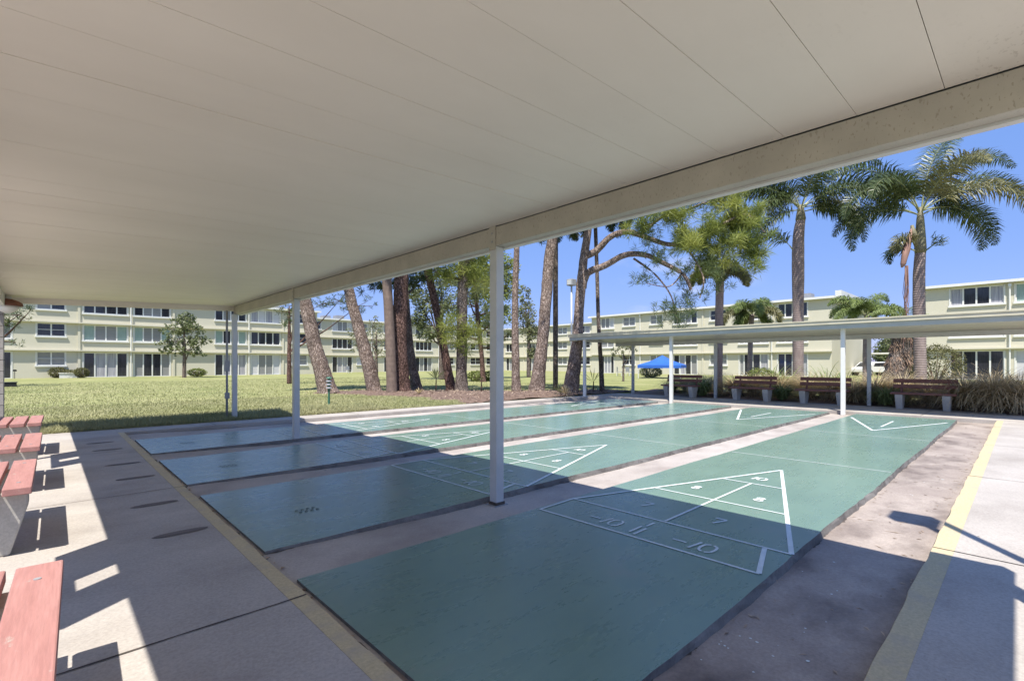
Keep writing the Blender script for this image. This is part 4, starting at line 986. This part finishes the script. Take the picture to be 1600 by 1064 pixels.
# thin leaning palm
fr = [(az(a), e, l, 2.7) for a, e, l in ((10, .6, 1), (50, .6, .9), (100, .5, .9), (170, .6, 1), (220, .7, 1), (280, .5, .9), (330, .5, 1), (-5, .1, .9), (190, .0, .9))]
palm("very thin tall palm just right of the forked pine", [(941, 612, 9), (939, 570, 7), (935, 500, 6), (933, 430, 6), (931, 375, 6), (930, 340, 6)], 21.5, fr, leaf=L_PALM, L=2.3, ll=0.5, bark=B_GREY, shaft=0.4)
r_, _ = palm("smooth grey brown palm trunk at the front of the clustered trunks", [(612, 618, 19), (612, 600, 17), (610, 540, 16), (607, 480, 15), (604, 430, 15), (601, 360, 14), (599, 300, 12)], 19.6, [(az(a), .6, 1, 2.4) for a in range(0, 360, 45)], bark=B_PALMD, leaf=L_PALMO, L=2.6, shaft=0.6)
# fan fronds hanging beside the stout leaning pine
r_, _ = palm("palm head with drooping fronds behind the stout leaning pine", [(868, 604, 8), (868, 540, 8), (868, 480, 8), (868, 400, 8), (868, 340, 8)], 24, [(az(a), .5, 1, 3.0) for a in range(0, 360, 40)], bark=B_GREY, leaf=[L_PALM, L_PALMO], L=2.3, ll=0.45)
# old date palm trunk with brown fibre skirt
R = thing("palm_tree", G(1405, 25), "fat palm base wrapped in brown fibre, left of the tallest palm", "palm tree", "short feather palms")
P, rr = spl([(PX(1398, 598, 25), 0.6), (PX(1401, 575, 25), 0.5), (PX(1407, 555, 25), 0.45), (PX(1410, 530, 25), 0.42), (PX(1412, 500, 25), 0.5)], 5)
mb = MB(R.location); mb.tube(P, rr, 16, wob=0.25); mb.build("trunk", B_GREY, R, True)
c_ = []; dd_ = []
for k in range(120):
    i = random.randrange(6, len(P)); a = rnd(0, 6.28); c_.append(P[i]+Vector((math.cos(a), math.sin(a), 0))*rr[i]*0.85); dd_.append((math.cos(a)*0.5, math.sin(a)*0.5, -1.6))
npmesh("fibre_skirt", needles(c_, dd_, 14, 0.45, 0.04, 0.5), 4, M_FIBRE, R, R.location)
for a in range(0, 360, 36): frond_mesh("frond", P[-1], az(a), rnd(.3, .9), 2.0, 2.0, L_FERN, R, R.location, 30, 0.4, False)

# ------------------------------------------------------------------ broad-leaved and background trees
def broad(label, x, base_y, d, trunk_w, masses, leaf, bark=B_GREY, lsz=0.07, dens=1.0, branches=9, group=None, zb=0.09, cat="tree", name="shade_tree", lean=0, needle=False):
    b = G(x, d, zb); R = thing(name, b, label, cat, group)
    mb = MB(b); ys = [m[1] for m in masses]; ty = (min(ys)+max(ys))/2
    T, rr = spl([(b-Vector((0, 0, .1)), trunk_w/2), (b.lerp(PX(x+lean*0.3, ty, d), 0.35), trunk_w*0.42), (b.lerp(PX(x+lean, ty, d), 0.8), trunk_w*0.3), (PX(x+lean, min(ys)+(max(ys)-min(ys))*0.25, d), trunk_w*0.1)], 5)
    mb.tube(T, rr, 10, wob=0.15)
    V = []
    for (mx_, my, rx, ry, n) in masses:
        c = PX(mx_, my, d); i = random.randrange(len(T)//3, len(T)-3)
        mid = T[i].lerp(c, 0.55)+Vector((0, 0, -0.15)); mb.tube([T[i], mid, c], [rr[i]*0.5, rr[i]*0.32, 0.012], 6, cap=False)
        sx, sy = rx/764*d, ry/764*d
        nc = max(4, int(n*dens/14))
        cl = ball((0, 0, 0), 1, nc, 1)
        for q in cl:
            cc = Vector((c.x+RT[0]*q[0]*sx+FW[0]*q[1]*sx*0.8, c.y+RT[1]*q[0]*sx+FW[1]*q[1]*sx*0.8, c.z+q[2]*sy))
            if random.random() < 0.35: mb.tube([c, c.lerp(cc, 0.6)+Vector((0, 0, -0.05)), cc], [0.02, 0.014, 0.006], 4, cap=False)
            if needle: V.append(needles([tuple(cc)], [(0, 0, .5)], 14, lsz*3, 0.03))
            else: V.append(leaves(ball(tuple(cc), min(sx, sy)*0.38, 15), lsz))
    mb.build("trunk", bark, R, True)
    npmesh("crown", np.concatenate(V), 4, leaf, R, b)
    return R
broad("small layered evergreen standing alone on the lawn before the left block", 288, 592, 43, 0.34,
      [(290, 497, 14, 9, 260), (275, 515, 22, 9, 300), (303, 513, 20, 9, 260), (265, 533, 20, 9, 260), (300, 535, 22, 9, 280), (318, 530, 14, 6, 120), (262, 547, 14, 6, 140), (290, 548, 26, 8, 260), (308, 552, 16, 6, 120), (285, 505, 20, 8, 200)], L_OAK, lsz=0.11, dens=1.5, group="trees on the lawn")
broad("small pale half bare tree on the lawn behind the leaning pines", 588, 588, 36, 0.28,
      [(560, 520, 18, 14, 170), (582, 508, 22, 14, 200), (608, 520, 20, 16, 200), (555, 540, 14, 10, 110), (598, 545, 22, 12, 170), (580, 530, 20, 14, 180), (616, 548, 14, 10, 80)], L_PALE, lsz=0.08, dens=0.9, group="trees on the lawn")
broad("broad dark green tree behind the slim pines", 690, 590, 38, 0.5,
      [(665, 470, 24, 20, 420), (690, 440, 26, 22, 480), (655, 500, 18, 16, 300), (700, 480, 26, 18, 460), (645, 455, 14, 16, 200), (670, 520, 20, 14, 260), (660, 430, 14, 14, 160)], L_OAK, lsz=0.10, dens=2.8, group="trees on the lawn")
broad("tall green tree crowded behind the white front post", 770, 588, 40, 0.5,
      [(745, 430, 26, 20, 460), (775, 420, 28, 26, 540), (790, 450, 24, 22, 460), (758, 465, 26, 18, 420), (785, 490, 26, 18, 420), (750, 500, 20, 14, 260), (795, 420, 16, 20, 260), (768, 395, 24, 14, 300)], L_PINE, lsz=0.10, dens=2.8, group="trees on the lawn")
broad("light green tree behind the gap right of the narrow pine", 826, 588, 44, 0.4,
      [(822, 490, 16, 24, 380), (830, 520, 18, 16, 320), (818, 460, 10, 14, 120), (835, 550, 12, 10, 130)], L_PALE, lsz=0.11, dens=2.3, group="trees on the lawn")
broad("spreading pine bough beyond the end of the left block", 452, 589, 30, 0.3,
      [(448, 488, 16, 8, 200), (462, 478, 20, 9, 240), (505, 474, 24, 9, 300), (452, 505, 14, 10, 190), (560, 478, 30, 16, 420), (530, 470, 22, 10, 240)], L_PINED, bark=B_DARK, lsz=0.08, dens=1.1, needle=True, group="trees on the lawn")
broad("dark green tree at the left edge behind the block column", -28, 600, 26, 0.4,
      [(30, 492, 28, 9, 240), (14, 508, 16, 8, 150), (24, 535, 20, 8, 70), (-20, 500, 40, 40, 500), (48, 485, 14, 6, 80), (-40, 440, 50, 40, 500)], L_PINED, bark=B_DARK, lsz=0.10, dens=0.8, needle=True, group="trees on the lawn")
# dense greenery between the right blocks
for k, (x, y, rx, ry, d, lab) in enumerate(((1385, 545, 18, 26, 62, "dark green tree behind the white car"), (1408, 535, 20, 30, 66, "bright green tree between the two right blocks"), (1436, 548, 16, 26, 64, "green tree at the corner of the right hand block"))):
    broad(lab, x, 588, d, 0.5, [(x, y, rx, ry, 900), (x-rx*.5, y+10, rx*.7, ry*.7, 500), (x+rx*.4, y-8, rx*.7, ry*.7, 500), (x, y+22, rx, 12, 400)], (L_OAK, L_FERN, L_OAK)[k], lsz=0.16, dens=1.2, group="trees between the right hand blocks")

# ------------------------------------------------------------------ bushes, hedges and planting
def bush(label, x, d, rx, h, leaf, n=1500, lsz=0.045, group=None, cat="bush", name="round_bush", zb=0.09, shape=0.8):
    b = G(x, d, zb); R = thing(name, b, label, cat, group)
    mb = MB(b)
    for k in range(9):
        a = k*0.7; mb.tube([b, b+Vector((math.cos(a)*rx*0.4, math.sin(a)*rx*0.4, h*0.5)), b+Vector((math.cos(a)*rx*0.75, math.sin(a)*rx*0.75, h*0.8))], [0.03, 0.02, 0.008], 5, cap=False)
    mb.build("stem", B_DARK, R)
    p = ball((0, 0, 0), 1, n, 1, 0.45)
    p = p*(1+0.12*np.sin(p[:, :1]*9)*np.cos(p[:, 1:2]*8))
    p[:, 0] *= rx; p[:, 1] *= rx*0.9; p[:, 2] = (p[:, 2]*0.5+0.5)*h
    npmesh("foliage", leaves(p+np.array(b), lsz), 4, leaf, R, b)
    return R
bush("small olive bush left of the white planter box", 90, 42, 0.62, 0.95, L_BUSH, 1500, 0.06, group="bushes by the left block")
bush("small olive bush right of the white planter box", 128, 42, 0.5, 0.9, L_BUSH, 1300, 0.06, group="bushes by the left block")
bush("low clipped bush beside the small evergreen", 308, 46, 0.8, 0.8, L_LIME, 1500, 0.06, group="bushes by the left block")
bush("large rounded olive bush behind the rightmost dark red bench", 1462, 26, 1.35, 2.25, L_BUSH, 5200, 0.05, group="bushes behind the far benches")
bush("second rounded olive bush left of the tallest palm", 1418, 27, 0.8, 1.6, L_BUSH, 2400, 0.05, group="bushes behind the far benches")
bush("yellow green clipped hedge bush seen between the pines", 745, 34, 0.7, 0.75, L_LIME, 1500, 0.05, group="hedge between the pines")
bush("yellow green hedge bush left of the white front post", 762, 34.5, 0.7, 0.7, L_LIME, 1500, 0.05, group="hedge between the pines")
bush("dark round shrub on the lawn left of the blue tent pole", 1017, 44, 1.1, 1.0, L_OAK, 1800, 0.07, group="bushes behind the far benches")
bush("lime green shrub behind the second far bench", 1190, 22.5, 0.75, 1.05, L_LIME, 2200, 0.045, group="bushes behind the far benches")
R = thing("planter_box", G(111, 42.3), "white planter box between two olive bushes", "planter")
p = MB(R.location); c = R.location; p.box((c.x-0.75, c.y-0.25, 0), (c.x+0.75, c.y+0.25, 0.48)); p.box((c.x-0.8, c.y-0.3, 0.48), (c.x+0.8, c.y+0.3, 0.54)); p.build("box", M_TRIM, R)
npmesh("plants", leaves(ball((c.x, c.y, 0.68), 0.7, 500, 0.22), 0.05), 4, L_BUSH, R, c)

def grass_clump(leaf, n=420, L=1.0, wd=0.018, spread=0.95, seg=5):
    V = []
    for k in range(n):
        a = rnd(0, 6.283); e = 1.45-abs(random.gauss(0, 0.42))*spread; l = L*rnd(0.55, 1.15)
        p = Vector((math.cos(a)*rnd(0, 0.14), math.sin(a)*rnd(0, 0.14), 0)); s = Vector((-math.sin(a), math.cos(a), 0))
        w0 = wd*rnd(0.7, 1.2); bend = rnd(1.2, 2.6); q = p
        for j in range(seg):
            t0, t1 = j/seg, (j+1)/seg; d = Vector((math.cos(a)*math.cos(e), math.sin(a)*math.cos(e), math.sin(e)))
            r = q+d*l/seg
            if r.z < 0.01: r.z = 0.01
            V.append([q-s*w0*(1-t0*0.85)/2, q+s*w0*(1-t0*0.85)/2, r+s*w0*(1-t1*0.85)/2, r-s*w0*(1-t1*0.85)/2]); q = r; e -= bend/seg
    return np.array([[tuple(v) for v in f] for f in V])
CL = {k: grass_clump(*a) for k, a in {'tan': (L_TAN, 1100, 1.5, 0.024, 1.05), 'grn': (L_GRN, 520, 1.2, 0.026, 1.0), 'fern': (L_FERN, 260, 1.3, 0.035, 0.9)}.items()}
LM = {'tan': L_TAN, 'grn': L_GRN, 'fern': L_FERN}; CB = {}
def clump(kind, x, d, sc, label, zb=0.07):
    if kind not in CB:
        o = npmesh("ornamental_grass" if kind != 'fern' else "arching_plant", CL[kind], 4, LM[kind]); CB[kind] = o
    else: o = CB[kind].copy(); COL.objects.link(o)
    o.location = G(x, d, zb); o.scale = (sc, sc, sc*rnd(0.9, 1.05)); o.rotation_euler = (0, 0, rnd(0, 6.28))
    tag(o, label, "plant", "grass clumps behind the far benches"); return o
def dfar(x, u): t = (x-800)/764; return u/(RT[0]*t+FW[0])
cl = [('grn', 1097, 18.75, 1.0, "dark green grass clump between the leftmost far bench and the ringed palm"), ('tan', 1075, 19.9, 0.95, "tan grass clump with yellow green tips behind the leftmost far bench"),
      ('tan', 1112, 20.2, 1.0, "olive grass clump close left of the ringed palm trunk"), ('tan', 1150, 19.3, 1.0, "tan grass clump directly behind the second far bench, left half"),
      ('tan', 1178, 19.4, 1.05, "tan grass clump directly behind the second far bench, right half"), ('grn', 1222, 18.7, 0.9, "dark green grass clump right of the second far bench"),
      ('tan', 1218, 19.8, 1.05, "tan grass clump left of the dark palm trunk"), ('tan', 1262, 19.6, 1.0, "tan grass clump behind the third far bench, left half"),
      ('tan', 1300, 19.4, 1.0, "tan grass clump behind the third far bench, right half"), ('tan', 1335, 18.9, 0.95, "fallen over tan grass clump between the white post and the back post"),
      ('tan', 1368, 19.3, 1.1, "tan grass clump just right of the slim back post"), ('grn', 1385, 18.8, 0.85, "dark grass clump left of the rightmost far bench"),
      ('tan', 1410, 19.5, 1.05, "tan grass clump behind the rightmost far bench, left half"), ('tan', 1455, 19.3, 1.0, "tan grass clump behind the rightmost far bench, right half"),
      ('tan', 1508, 18.7, 1.05, "large tan grass clump just right of the rightmost far bench"), ('tan', 1552, 18.5, 1.15, "largest tan grass clump spilling to the path at right"),
      ('tan', 1592, 18.3, 1.0, "sunlit tan grass clump at the right edge of the photo"), ('tan', 1535, 19.8, 1.1, "tan grass clump behind the large ones at right"),
      ('tan', 1580, 19.7, 1.1, "tan grass clump behind the sunlit one at the right edge"), ('fern', 1205, 21.0, 1.25, "bright green arching plant behind the second far bench"),
      ('fern', 1290, 21.0, 1.3, "bright green arching plant between the dark palm and the white post"), ('fern', 1228, 22.0, 1.2, "green arching plant close left of the dark palm trunk"),
      ('fern', 1318, 21.5, 1.2, "green arching plant behind the white post"), ('grn', 1050, 19.6, 0.8, "dark green clump under the leftmost far bench")]
for (k, x, u, sc, lab) in cl:
    if k == 'tan' and u > 18.8: u += 0.5; sc *= 0.9
    clump(k, x, dfar(x, u), sc, lab)
o = None
# ground strip of dark mulch under them
mb = MB()
n = 60; vs = []; fs = []
for i in range(n+1):
    v = -6+18.0*i/n
    for j_, u in enumerate((FWK1-(0.6 if v < 0.34 else 0.0), 19.4, 20.8, 22.2+rnd(-.3, .3))):
        vs.append((u, v, (0.012, 0.08+rnd(-.02, .03), 0.12+rnd(-.02, .03), 0.04)[j_]))
for i in range(n):
    for j_ in range(3): fs.append((i*4+j_, i*4+j_+1, (i+1)*4+j_+1, (i+1)*4+j_))
mb.add(vs, fs); structure(mb.build("planting_bed", M_MULCH, None, True))

# mulch bed along the trunks
bases = [G(x, d) for x, d in ((515, 20.6), (560, 20.4), (600, 19.8), (640, 19.6), (680, 19.8), (720, 19.2), (770, 18.6), (820, 18.4), (870, 18.6), (910, 19.0), (950, 19.6), (990, 20.5), (1010, 21.5))]
rad = [0.7, 0.9, 1.3, 1.6, 2.0, 2.3, 2.6, 2.7, 2.7, 2.7, 2.6, 2.2, 1.6]
def bed(u, v):
    best = -9
    for i in range(len(bases)-1):
        a, b = bases[i], bases[i+1]; ab = (b-a).xy; t = max(0, min(1, (Vector((u, v))-a.xy).dot(ab)/ab.length_squared))
        q = a.xy.lerp(b.xy, t); r = rad[i]+(rad[i+1]-rad[i])*t
        best = max(best, r-(Vector((u, v))-q).length)
    best += 0.25*math.sin(u*2.1+v)+0.18*math.sin(v*3.7-u*1.3)
    return best
g = 0.22; vs = []; fs = []; idx = {}
us = np.arange(4.5, 20.5, g); vv = np.arange(BW1+0.01, 24.5, g)
H = {}
for i, u in enumerate(us):
    for j_, v in enumerate(vv):
        b = bed(u, v); edge = min(1, (v-BW1)/0.5)
        H[i, j_] = lawn_z(v)+(-0.05 if b < 0 else 0.10*min(1, b/1.0)*(0.3+0.7*edge)+0.01)+ (rnd(-0.02, 0.025) if b > 0 else 0)
for i in range(len(us)-1):
    for j_ in range(len(vv)-1):
        if max(bed(us[i], vv[j_]), bed(us[i+1], vv[j_]), bed(us[i], vv[j_+1]), bed(us[i+1], vv[j_+1])) > 0:
            f = []
            for a, b in ((i, j_), (i+1, j_), (i+1, j_+1), (i, j_+1)):
                if (a, b) not in idx: idx[a, b] = len(vs); vs.append((us[a], vv[b], H[a, b]))
                f.append(idx[a, b])
            fs.append(tuple(f))
mb = MB(); mb.add(vs, fs); structure(mb.build("mulch_bed", M_MULCH, None, True))
q = []
for k in range(9000):
    u, v = rnd(4.8, 20), rnd(BW1+0.02, 24); b = bed(u, v)
    if b < -0.5 or (b < 0 and random.random() < 0.75): continue
    z = lawn_z(v)+0.10*max(0, min(1, b))*(0.3+0.7*min(1, (v-BW1)/0.5))+0.02; l = rnd(0.03, 0.13); a = rnd(0, 6.28); t = rnd(-0.2, 0.7); w_ = rnd(0.006, 0.022)
    dx, dy, dz = math.cos(a)*math.cos(t)*l, math.sin(a)*math.cos(t)*l, math.sin(t)*l
    q.append([(u, v, z), (u+dx*.5-dy*w_/l, v+dy*.5+dx*w_/l, z+dz*.5+.01), (u+dx, v+dy, z+dz), (u+dx*.5+dy*w_/l, v+dy*.5-dx*w_/l, z+dz*.5)])
tag(npmesh("mulch_litter", np.array(q), 4, M_LITTER), None, None, None, 'stuff')

# grass blades on the near lawn
def blades(n, u0, u1, v0, v1, h, wd):
    U = RNG.uniform(u0, u1, n); V = v0+(v1-v0)*RNG.uniform(0, 1, n)**1.7
    t = (RT[0]*U+RT[1]*V)/(FW[0]*U+FW[1]*V); keep = (t > -1.12) & (t < 0.45)
    U, V = U[keep], V[keep]; n = len(U)
    a = RNG.uniform(0, 6.28, n); hh = h*RNG.uniform(0.5, 1.3, n); le = RNG.normal(0, 0.5, (n, 2))*hh[:, None]
    A = np.stack([U, V, 0.025+(LZ-0.025)*np.clip((V-BW1)/0.6, 0, 1)], 1); s = np.stack([np.cos(a), np.sin(a), np.zeros(n)], 1)*wd
    T = A+np.stack([le[:, 0], le[:, 1], hh], 1)
    return np.stack([A-s, A+s, T], 1)
B = np.concatenate([blades(120000, -6, 12, BW1, 19, 0.05, 0.007), blades(90000, -14, 22, 15, 42, 0.05, 0.013), blades(45000, -6, 7, BW1, 13.9, 0.10, 0.006)])
keep = np.array([bed(p[0][0], p[0][1]) < 0.1 if p[0][0] > 4.5 and p[0][1] < 24 else True for p in B])
tag(npmesh("grass", B[keep], 3, M_BLADE), None, None, None, 'stuff')

# small plants in the mulch bed
def spiky(label, x, d, h, leaf, n=34, trunk=0.0, L=0.5, zb=0.17, group="spiky young plants in the mulch bed", name="spiky_plant"):
    b = G(x, d, zb); R = thing(name, b, label, "plant", group)
    mb = MB(b); mb.tube([b-Vector((0, 0, .05)), b+Vector((0.02, 0, trunk+0.05))], [0.03, 0.02], 6); mb.build("stem", B_DARK, R)
    V = []
    for k in range(n):
        a = rnd(0, 6.28); e = rnd(-0.1, 1.4); dr = Vector((math.cos(a)*math.cos(e), math.sin(a)*math.cos(e), math.sin(e))); s = Vector((-math.sin(a), math.cos(a), 0))*0.018
        p0 = b+Vector((0, 0, trunk)); m_ = p0+dr*L*0.5; V.append([tuple(p0), tuple(m_+s), tuple(p0+dr*L-Vector((0, 0, 0.04))), tuple(m_-s)])
    npmesh("leaves", np.array(V), 4, leaf, R, b); return R
spiky("young spiky plant on a thin stem between the clustered trunks and the slim pine", 681, 20, 0.9, L_OAK, 46, 0.55, 0.55)
spiky("low strappy plant at the foot of the forked pine", 876, 18.6, 0.5, L_PALE, 40, 0.05, 0.45)
spiky("pale strappy plant left of the lamp post", 884, 18.2, 0.5, L_TAN, 40, 0.03, 0.42)
spiky("dark young plant beside the thin palm", 927, 21.0, 1.0, L_OAK, 14, 0.35, 0.75)
spiky("thin sapling right of the upright pine", 752, 19.6, 0.8, L_PALE, 18, 0.5, 0.25)
spiky("small tan tuft in the mulch before the cluster", 655, 18.6, 0.3, L_TAN, 30, 0.02, 0.3)
R = broad("leafless looking young tree with pale leaves beside the blue tent", 974, 590, 34, 0.16, [(965, 548, 16, 9, 130), (985, 545, 14, 8, 110), (975, 555, 18, 8, 110)], L_PALE, lsz=0.08, dens=0.8, group="trees on the lawn")

# ------------------------------------------------------------------ lamps, tent, car and small things
def lamp_post(x, d, label, loc=None, zb=0.05):
    b = loc or G(x, d, 0.12); R = thing("lamp_post", b, label, "lamp post", "tall square headed lamp posts"); b = Vector(b)
    mb = MB(b); mb.tube([b, b+Vector((0, 0, 4.45))], [0.045, 0.038], 10); mb.build("pole", M_POST, R, True)
    mb = MB(b); mb.box((b.x-0.06, b.y-0.09, 1.0), (b.x+0.06, b.y+0.04, 1.2)); mb.build("switch_box", M_GREYM, R)
    hd = MB(b); c = b+Vector((0, 0, 4.45)); hd.box((c.x-0.15, c.y-0.15, c.z), (c.x+0.15, c.y+0.15, c.z+0.27)); ho = hd.build("lamp_head", M_GREYM, R, bevel=0.02)
    hd = MB(b); hd.box((c.x-0.157, c.y-0.11, c.z+0.04), (c.x-0.152, c.y+0.11, c.z+0.23)); hd.build("lamp_glass", M_LENS, ho)
    return R
lamp_post(893, 20.4, "tall grey lamp post with square head beside the forked pine")
lamp_post(0, 0, "tall grey lamp post with square head on the right walk beside the shelter", loc=tuple(Vector((RT[0]*3.16+FW[0]*2.12, RT[1]*3.16+FW[1]*2.12, 0.03))))
b = G(514, 14.6); R = thing("garden_light", b, "short green garden light with white louvres in the grass", "garden light")
mb = MB(b); mb.tube([b, b+Vector((0, 0, 0.42))], [0.035, 0.03], 10); mb.build("stake", M_GREENM, R)
mb = MB(b)
for k in range(3): mb.tube([b+Vector((0, 0, 0.50+k*0.1)), b+Vector((0, 0, 0.54+k*0.1))], [0.085, 0.07], 16)
mb.build("louvre", M_GREYM, R)
mb = MB(b); mb.tube([b+Vector((0, 0, 0.42)), b+Vector((0, 0, 0.80))], [0.045, 0.045], 12); mb.tube([b+Vector((0, 0, 0.80)), b+Vector((0, 0, 0.84))], [0.09, 0.05], 16); mb.build("lamp_body", M_GREENM, R)
# utility box at left edge
b = G(3, 26); R = thing("utility_box", b, "low black utility box on the grass at the left edge", "utility box")
mb = MB(b); mb.box((b.x-0.55, b.y-0.3, 0.05), (b.x+0.55, b.y+0.3, 0.3)); mb.build("box", M_BLACK, R, bevel=0.02); mb = MB(b); mb.box((b.x-0.58, b.y-0.33, 0.3), (b.x+0.58, b.y+0.33, 0.34)); mb.build("lid", M_BLACK, R, bevel=0.01)
for x, lab in ((23, "small dark path stake with round top before the left block"),):
    b = G(x, 40); R = thing("garden_stake", b, lab, "stake"); mb = MB(b); mb.tube([b, b+Vector((0, 0, .6))], [.02, .02], 6); mb.tube([b+Vector((0, 0, .6)), b+Vector((0, 0, .72)), b+Vector((0, 0, .76))], [.12, .12, .03], 10); mb.build("stake_head", M_BLACK, R)
# blue tent
dT = 42; b = G(1035, dT); R = thing("pop_up_tent", b, "bright blue pop up canopy tent on the lawn behind the far shelter", "tent")
Tb = Vector((b.x, b.y, 0)); hw = 1.75; ze = 1.33-(574-568)/764*dT+0.0; zp = ze+0.85; zr = 0.3
ze = 1.33-5/764*dT; zp = 1.33+13/764*dT
ang = math.radians(20); ca, sa = math.cos(ang), math.sin(ang)
cor = [Tb+Vector((ca*x-sa*y_, sa*x+ca*y_, 0)) for x, y_ in ((-hw, -hw), (hw, -hw), (hw, hw), (-hw, hw))]
mb = MB(b); vs = []
for k in range(4): vs.append(tuple(cor[k]+Vector((0, 0, ze+0.15))))
for k in range(4): vs.append(tuple(cor[k].lerp(Tb, 0.55)+Vector((0, 0, ze+0.15+(zp-ze-0.15)*0.42))))
vs.append((Tb.x, Tb.y, zp))
for k in range(4): vs.append(tuple(cor[k]+Vector((0, 0, ze-0.1))))
fs = [(k, (k+1) % 4, 4+(k+1) % 4, 4+k) for k in range(4)]+[(4+k, 4+(k+1) % 4, 8) for k in range(4)]+[(9+k, 9+(k+1) % 4, (k+1) % 4, k) for k in range(4)]
mb.add(vs, fs); mb.build("canvas_top", M_BLUE, R)
for k in range(4):
    p = MB(b); c = cor[k].lerp(Tb, 0.03); p.tube([c, c+Vector((0, 0, ze+0.1))], 0.03, 6); p.build("leg", M_TRIM, R)
def yard_chair(x, d, rz, label):
    R = thing("patio_chair", G(x, d), label, "chair", "patio chairs on the lawn", rz)
    s = MB(); s.box((-.25, -.25, .38), (.25, .25, .42)); s.build("seat", M_GREYM, R); s = MB(); s.box((-.25, .22, .45), (.25, .25, .9)); s.build("backrest", M_GREYM, R)
    for a in (-.22, .22):
        for c in (-.22, .22): s = MB(); s.box((a-.02, c-.02, 0), (a+.02, c+.02, .38)); s.build("leg", M_TRIM, R)
    return R
yard_chair(968, 49, 0.4, "patio chair left of the small tree by the far right block"); yard_chair(983, 49.5, 1.4, "patio chair right of the small tree by the far right block")
yard_chair(545, 64, 0.2, "patio chair by the sliding doors behind the leaning pines")
# car and carport between the right blocks
b = G(1366, 50); R = thing("parked_car", b, "white car parked between the two right hand blocks", "car", None, YR+0.15)
L, W_ = 4.4, 1.75
side = [(-2.2, .35), (-2.15, .75), (-1.5, .88), (-0.9, 1.38), (0.6, 1.42), (1.35, .95), (2.05, .82), (2.2, .5), (2.15, .3)]
s = MB(); s.prism(side, 'y', -W_/2, W_/2); s.build("body", M_CARP, R, bevel=0.08)
for sg in (-1, 1):
    s = MB(); y0 = sg*(W_/2+0.004); s.add([(-0.95, y0, .95), (1.15, y0, .95), (.55, y0, 1.33), (-.75, y0, 1.3)], [(0, 1, 2, 3)]); s.build("side_window", G_DARK, R)
    for x in (-1.35, 1.35): s = MB(); s.tube([(x, sg*(W_/2-0.18), .32), (x, sg*(W_/2+0.03), .32)], .32, 20); wo = s.build("wheel", M_TYRE, R); s = MB(); s.tube([(x, sg*(W_/2+0.031), .32), (x, sg*(W_/2+0.045), .32)], .19, 14); s.build("rim", M_GREYM, wo)
s = MB(); s.add([(-1.47, -.7, .93), (-1.47, .7, .93), (-.97, .65, 1.34), (-.97, -.65, 1.34)], [(0, 1, 2, 3)]); s.build("rear_window", G_DARK, R)
b = G(1352, 56); R = thing("carport", b, "small flat white carport roof beside the white car", "carport")
s = MB(b); s.box((b.x-3, b.y-3, 2.35), (b.x+3, b.y+3, 2.5)); s.build("roof", M_TRIM, R)
for a in (-2.8, 2.8):
    for c in (-2.8, 2.8): s = MB(b); s.box((b.x+a-.06, b.y+c-.06, 0), (b.x+a+.06, b.y+c+.06, 2.35)); s.build("post", M_TRIM, R)
b = G(1382, 58, 0)
structure(patch("road", C_STRIP, [(48, 5.9, 90, 12)], 0.006))
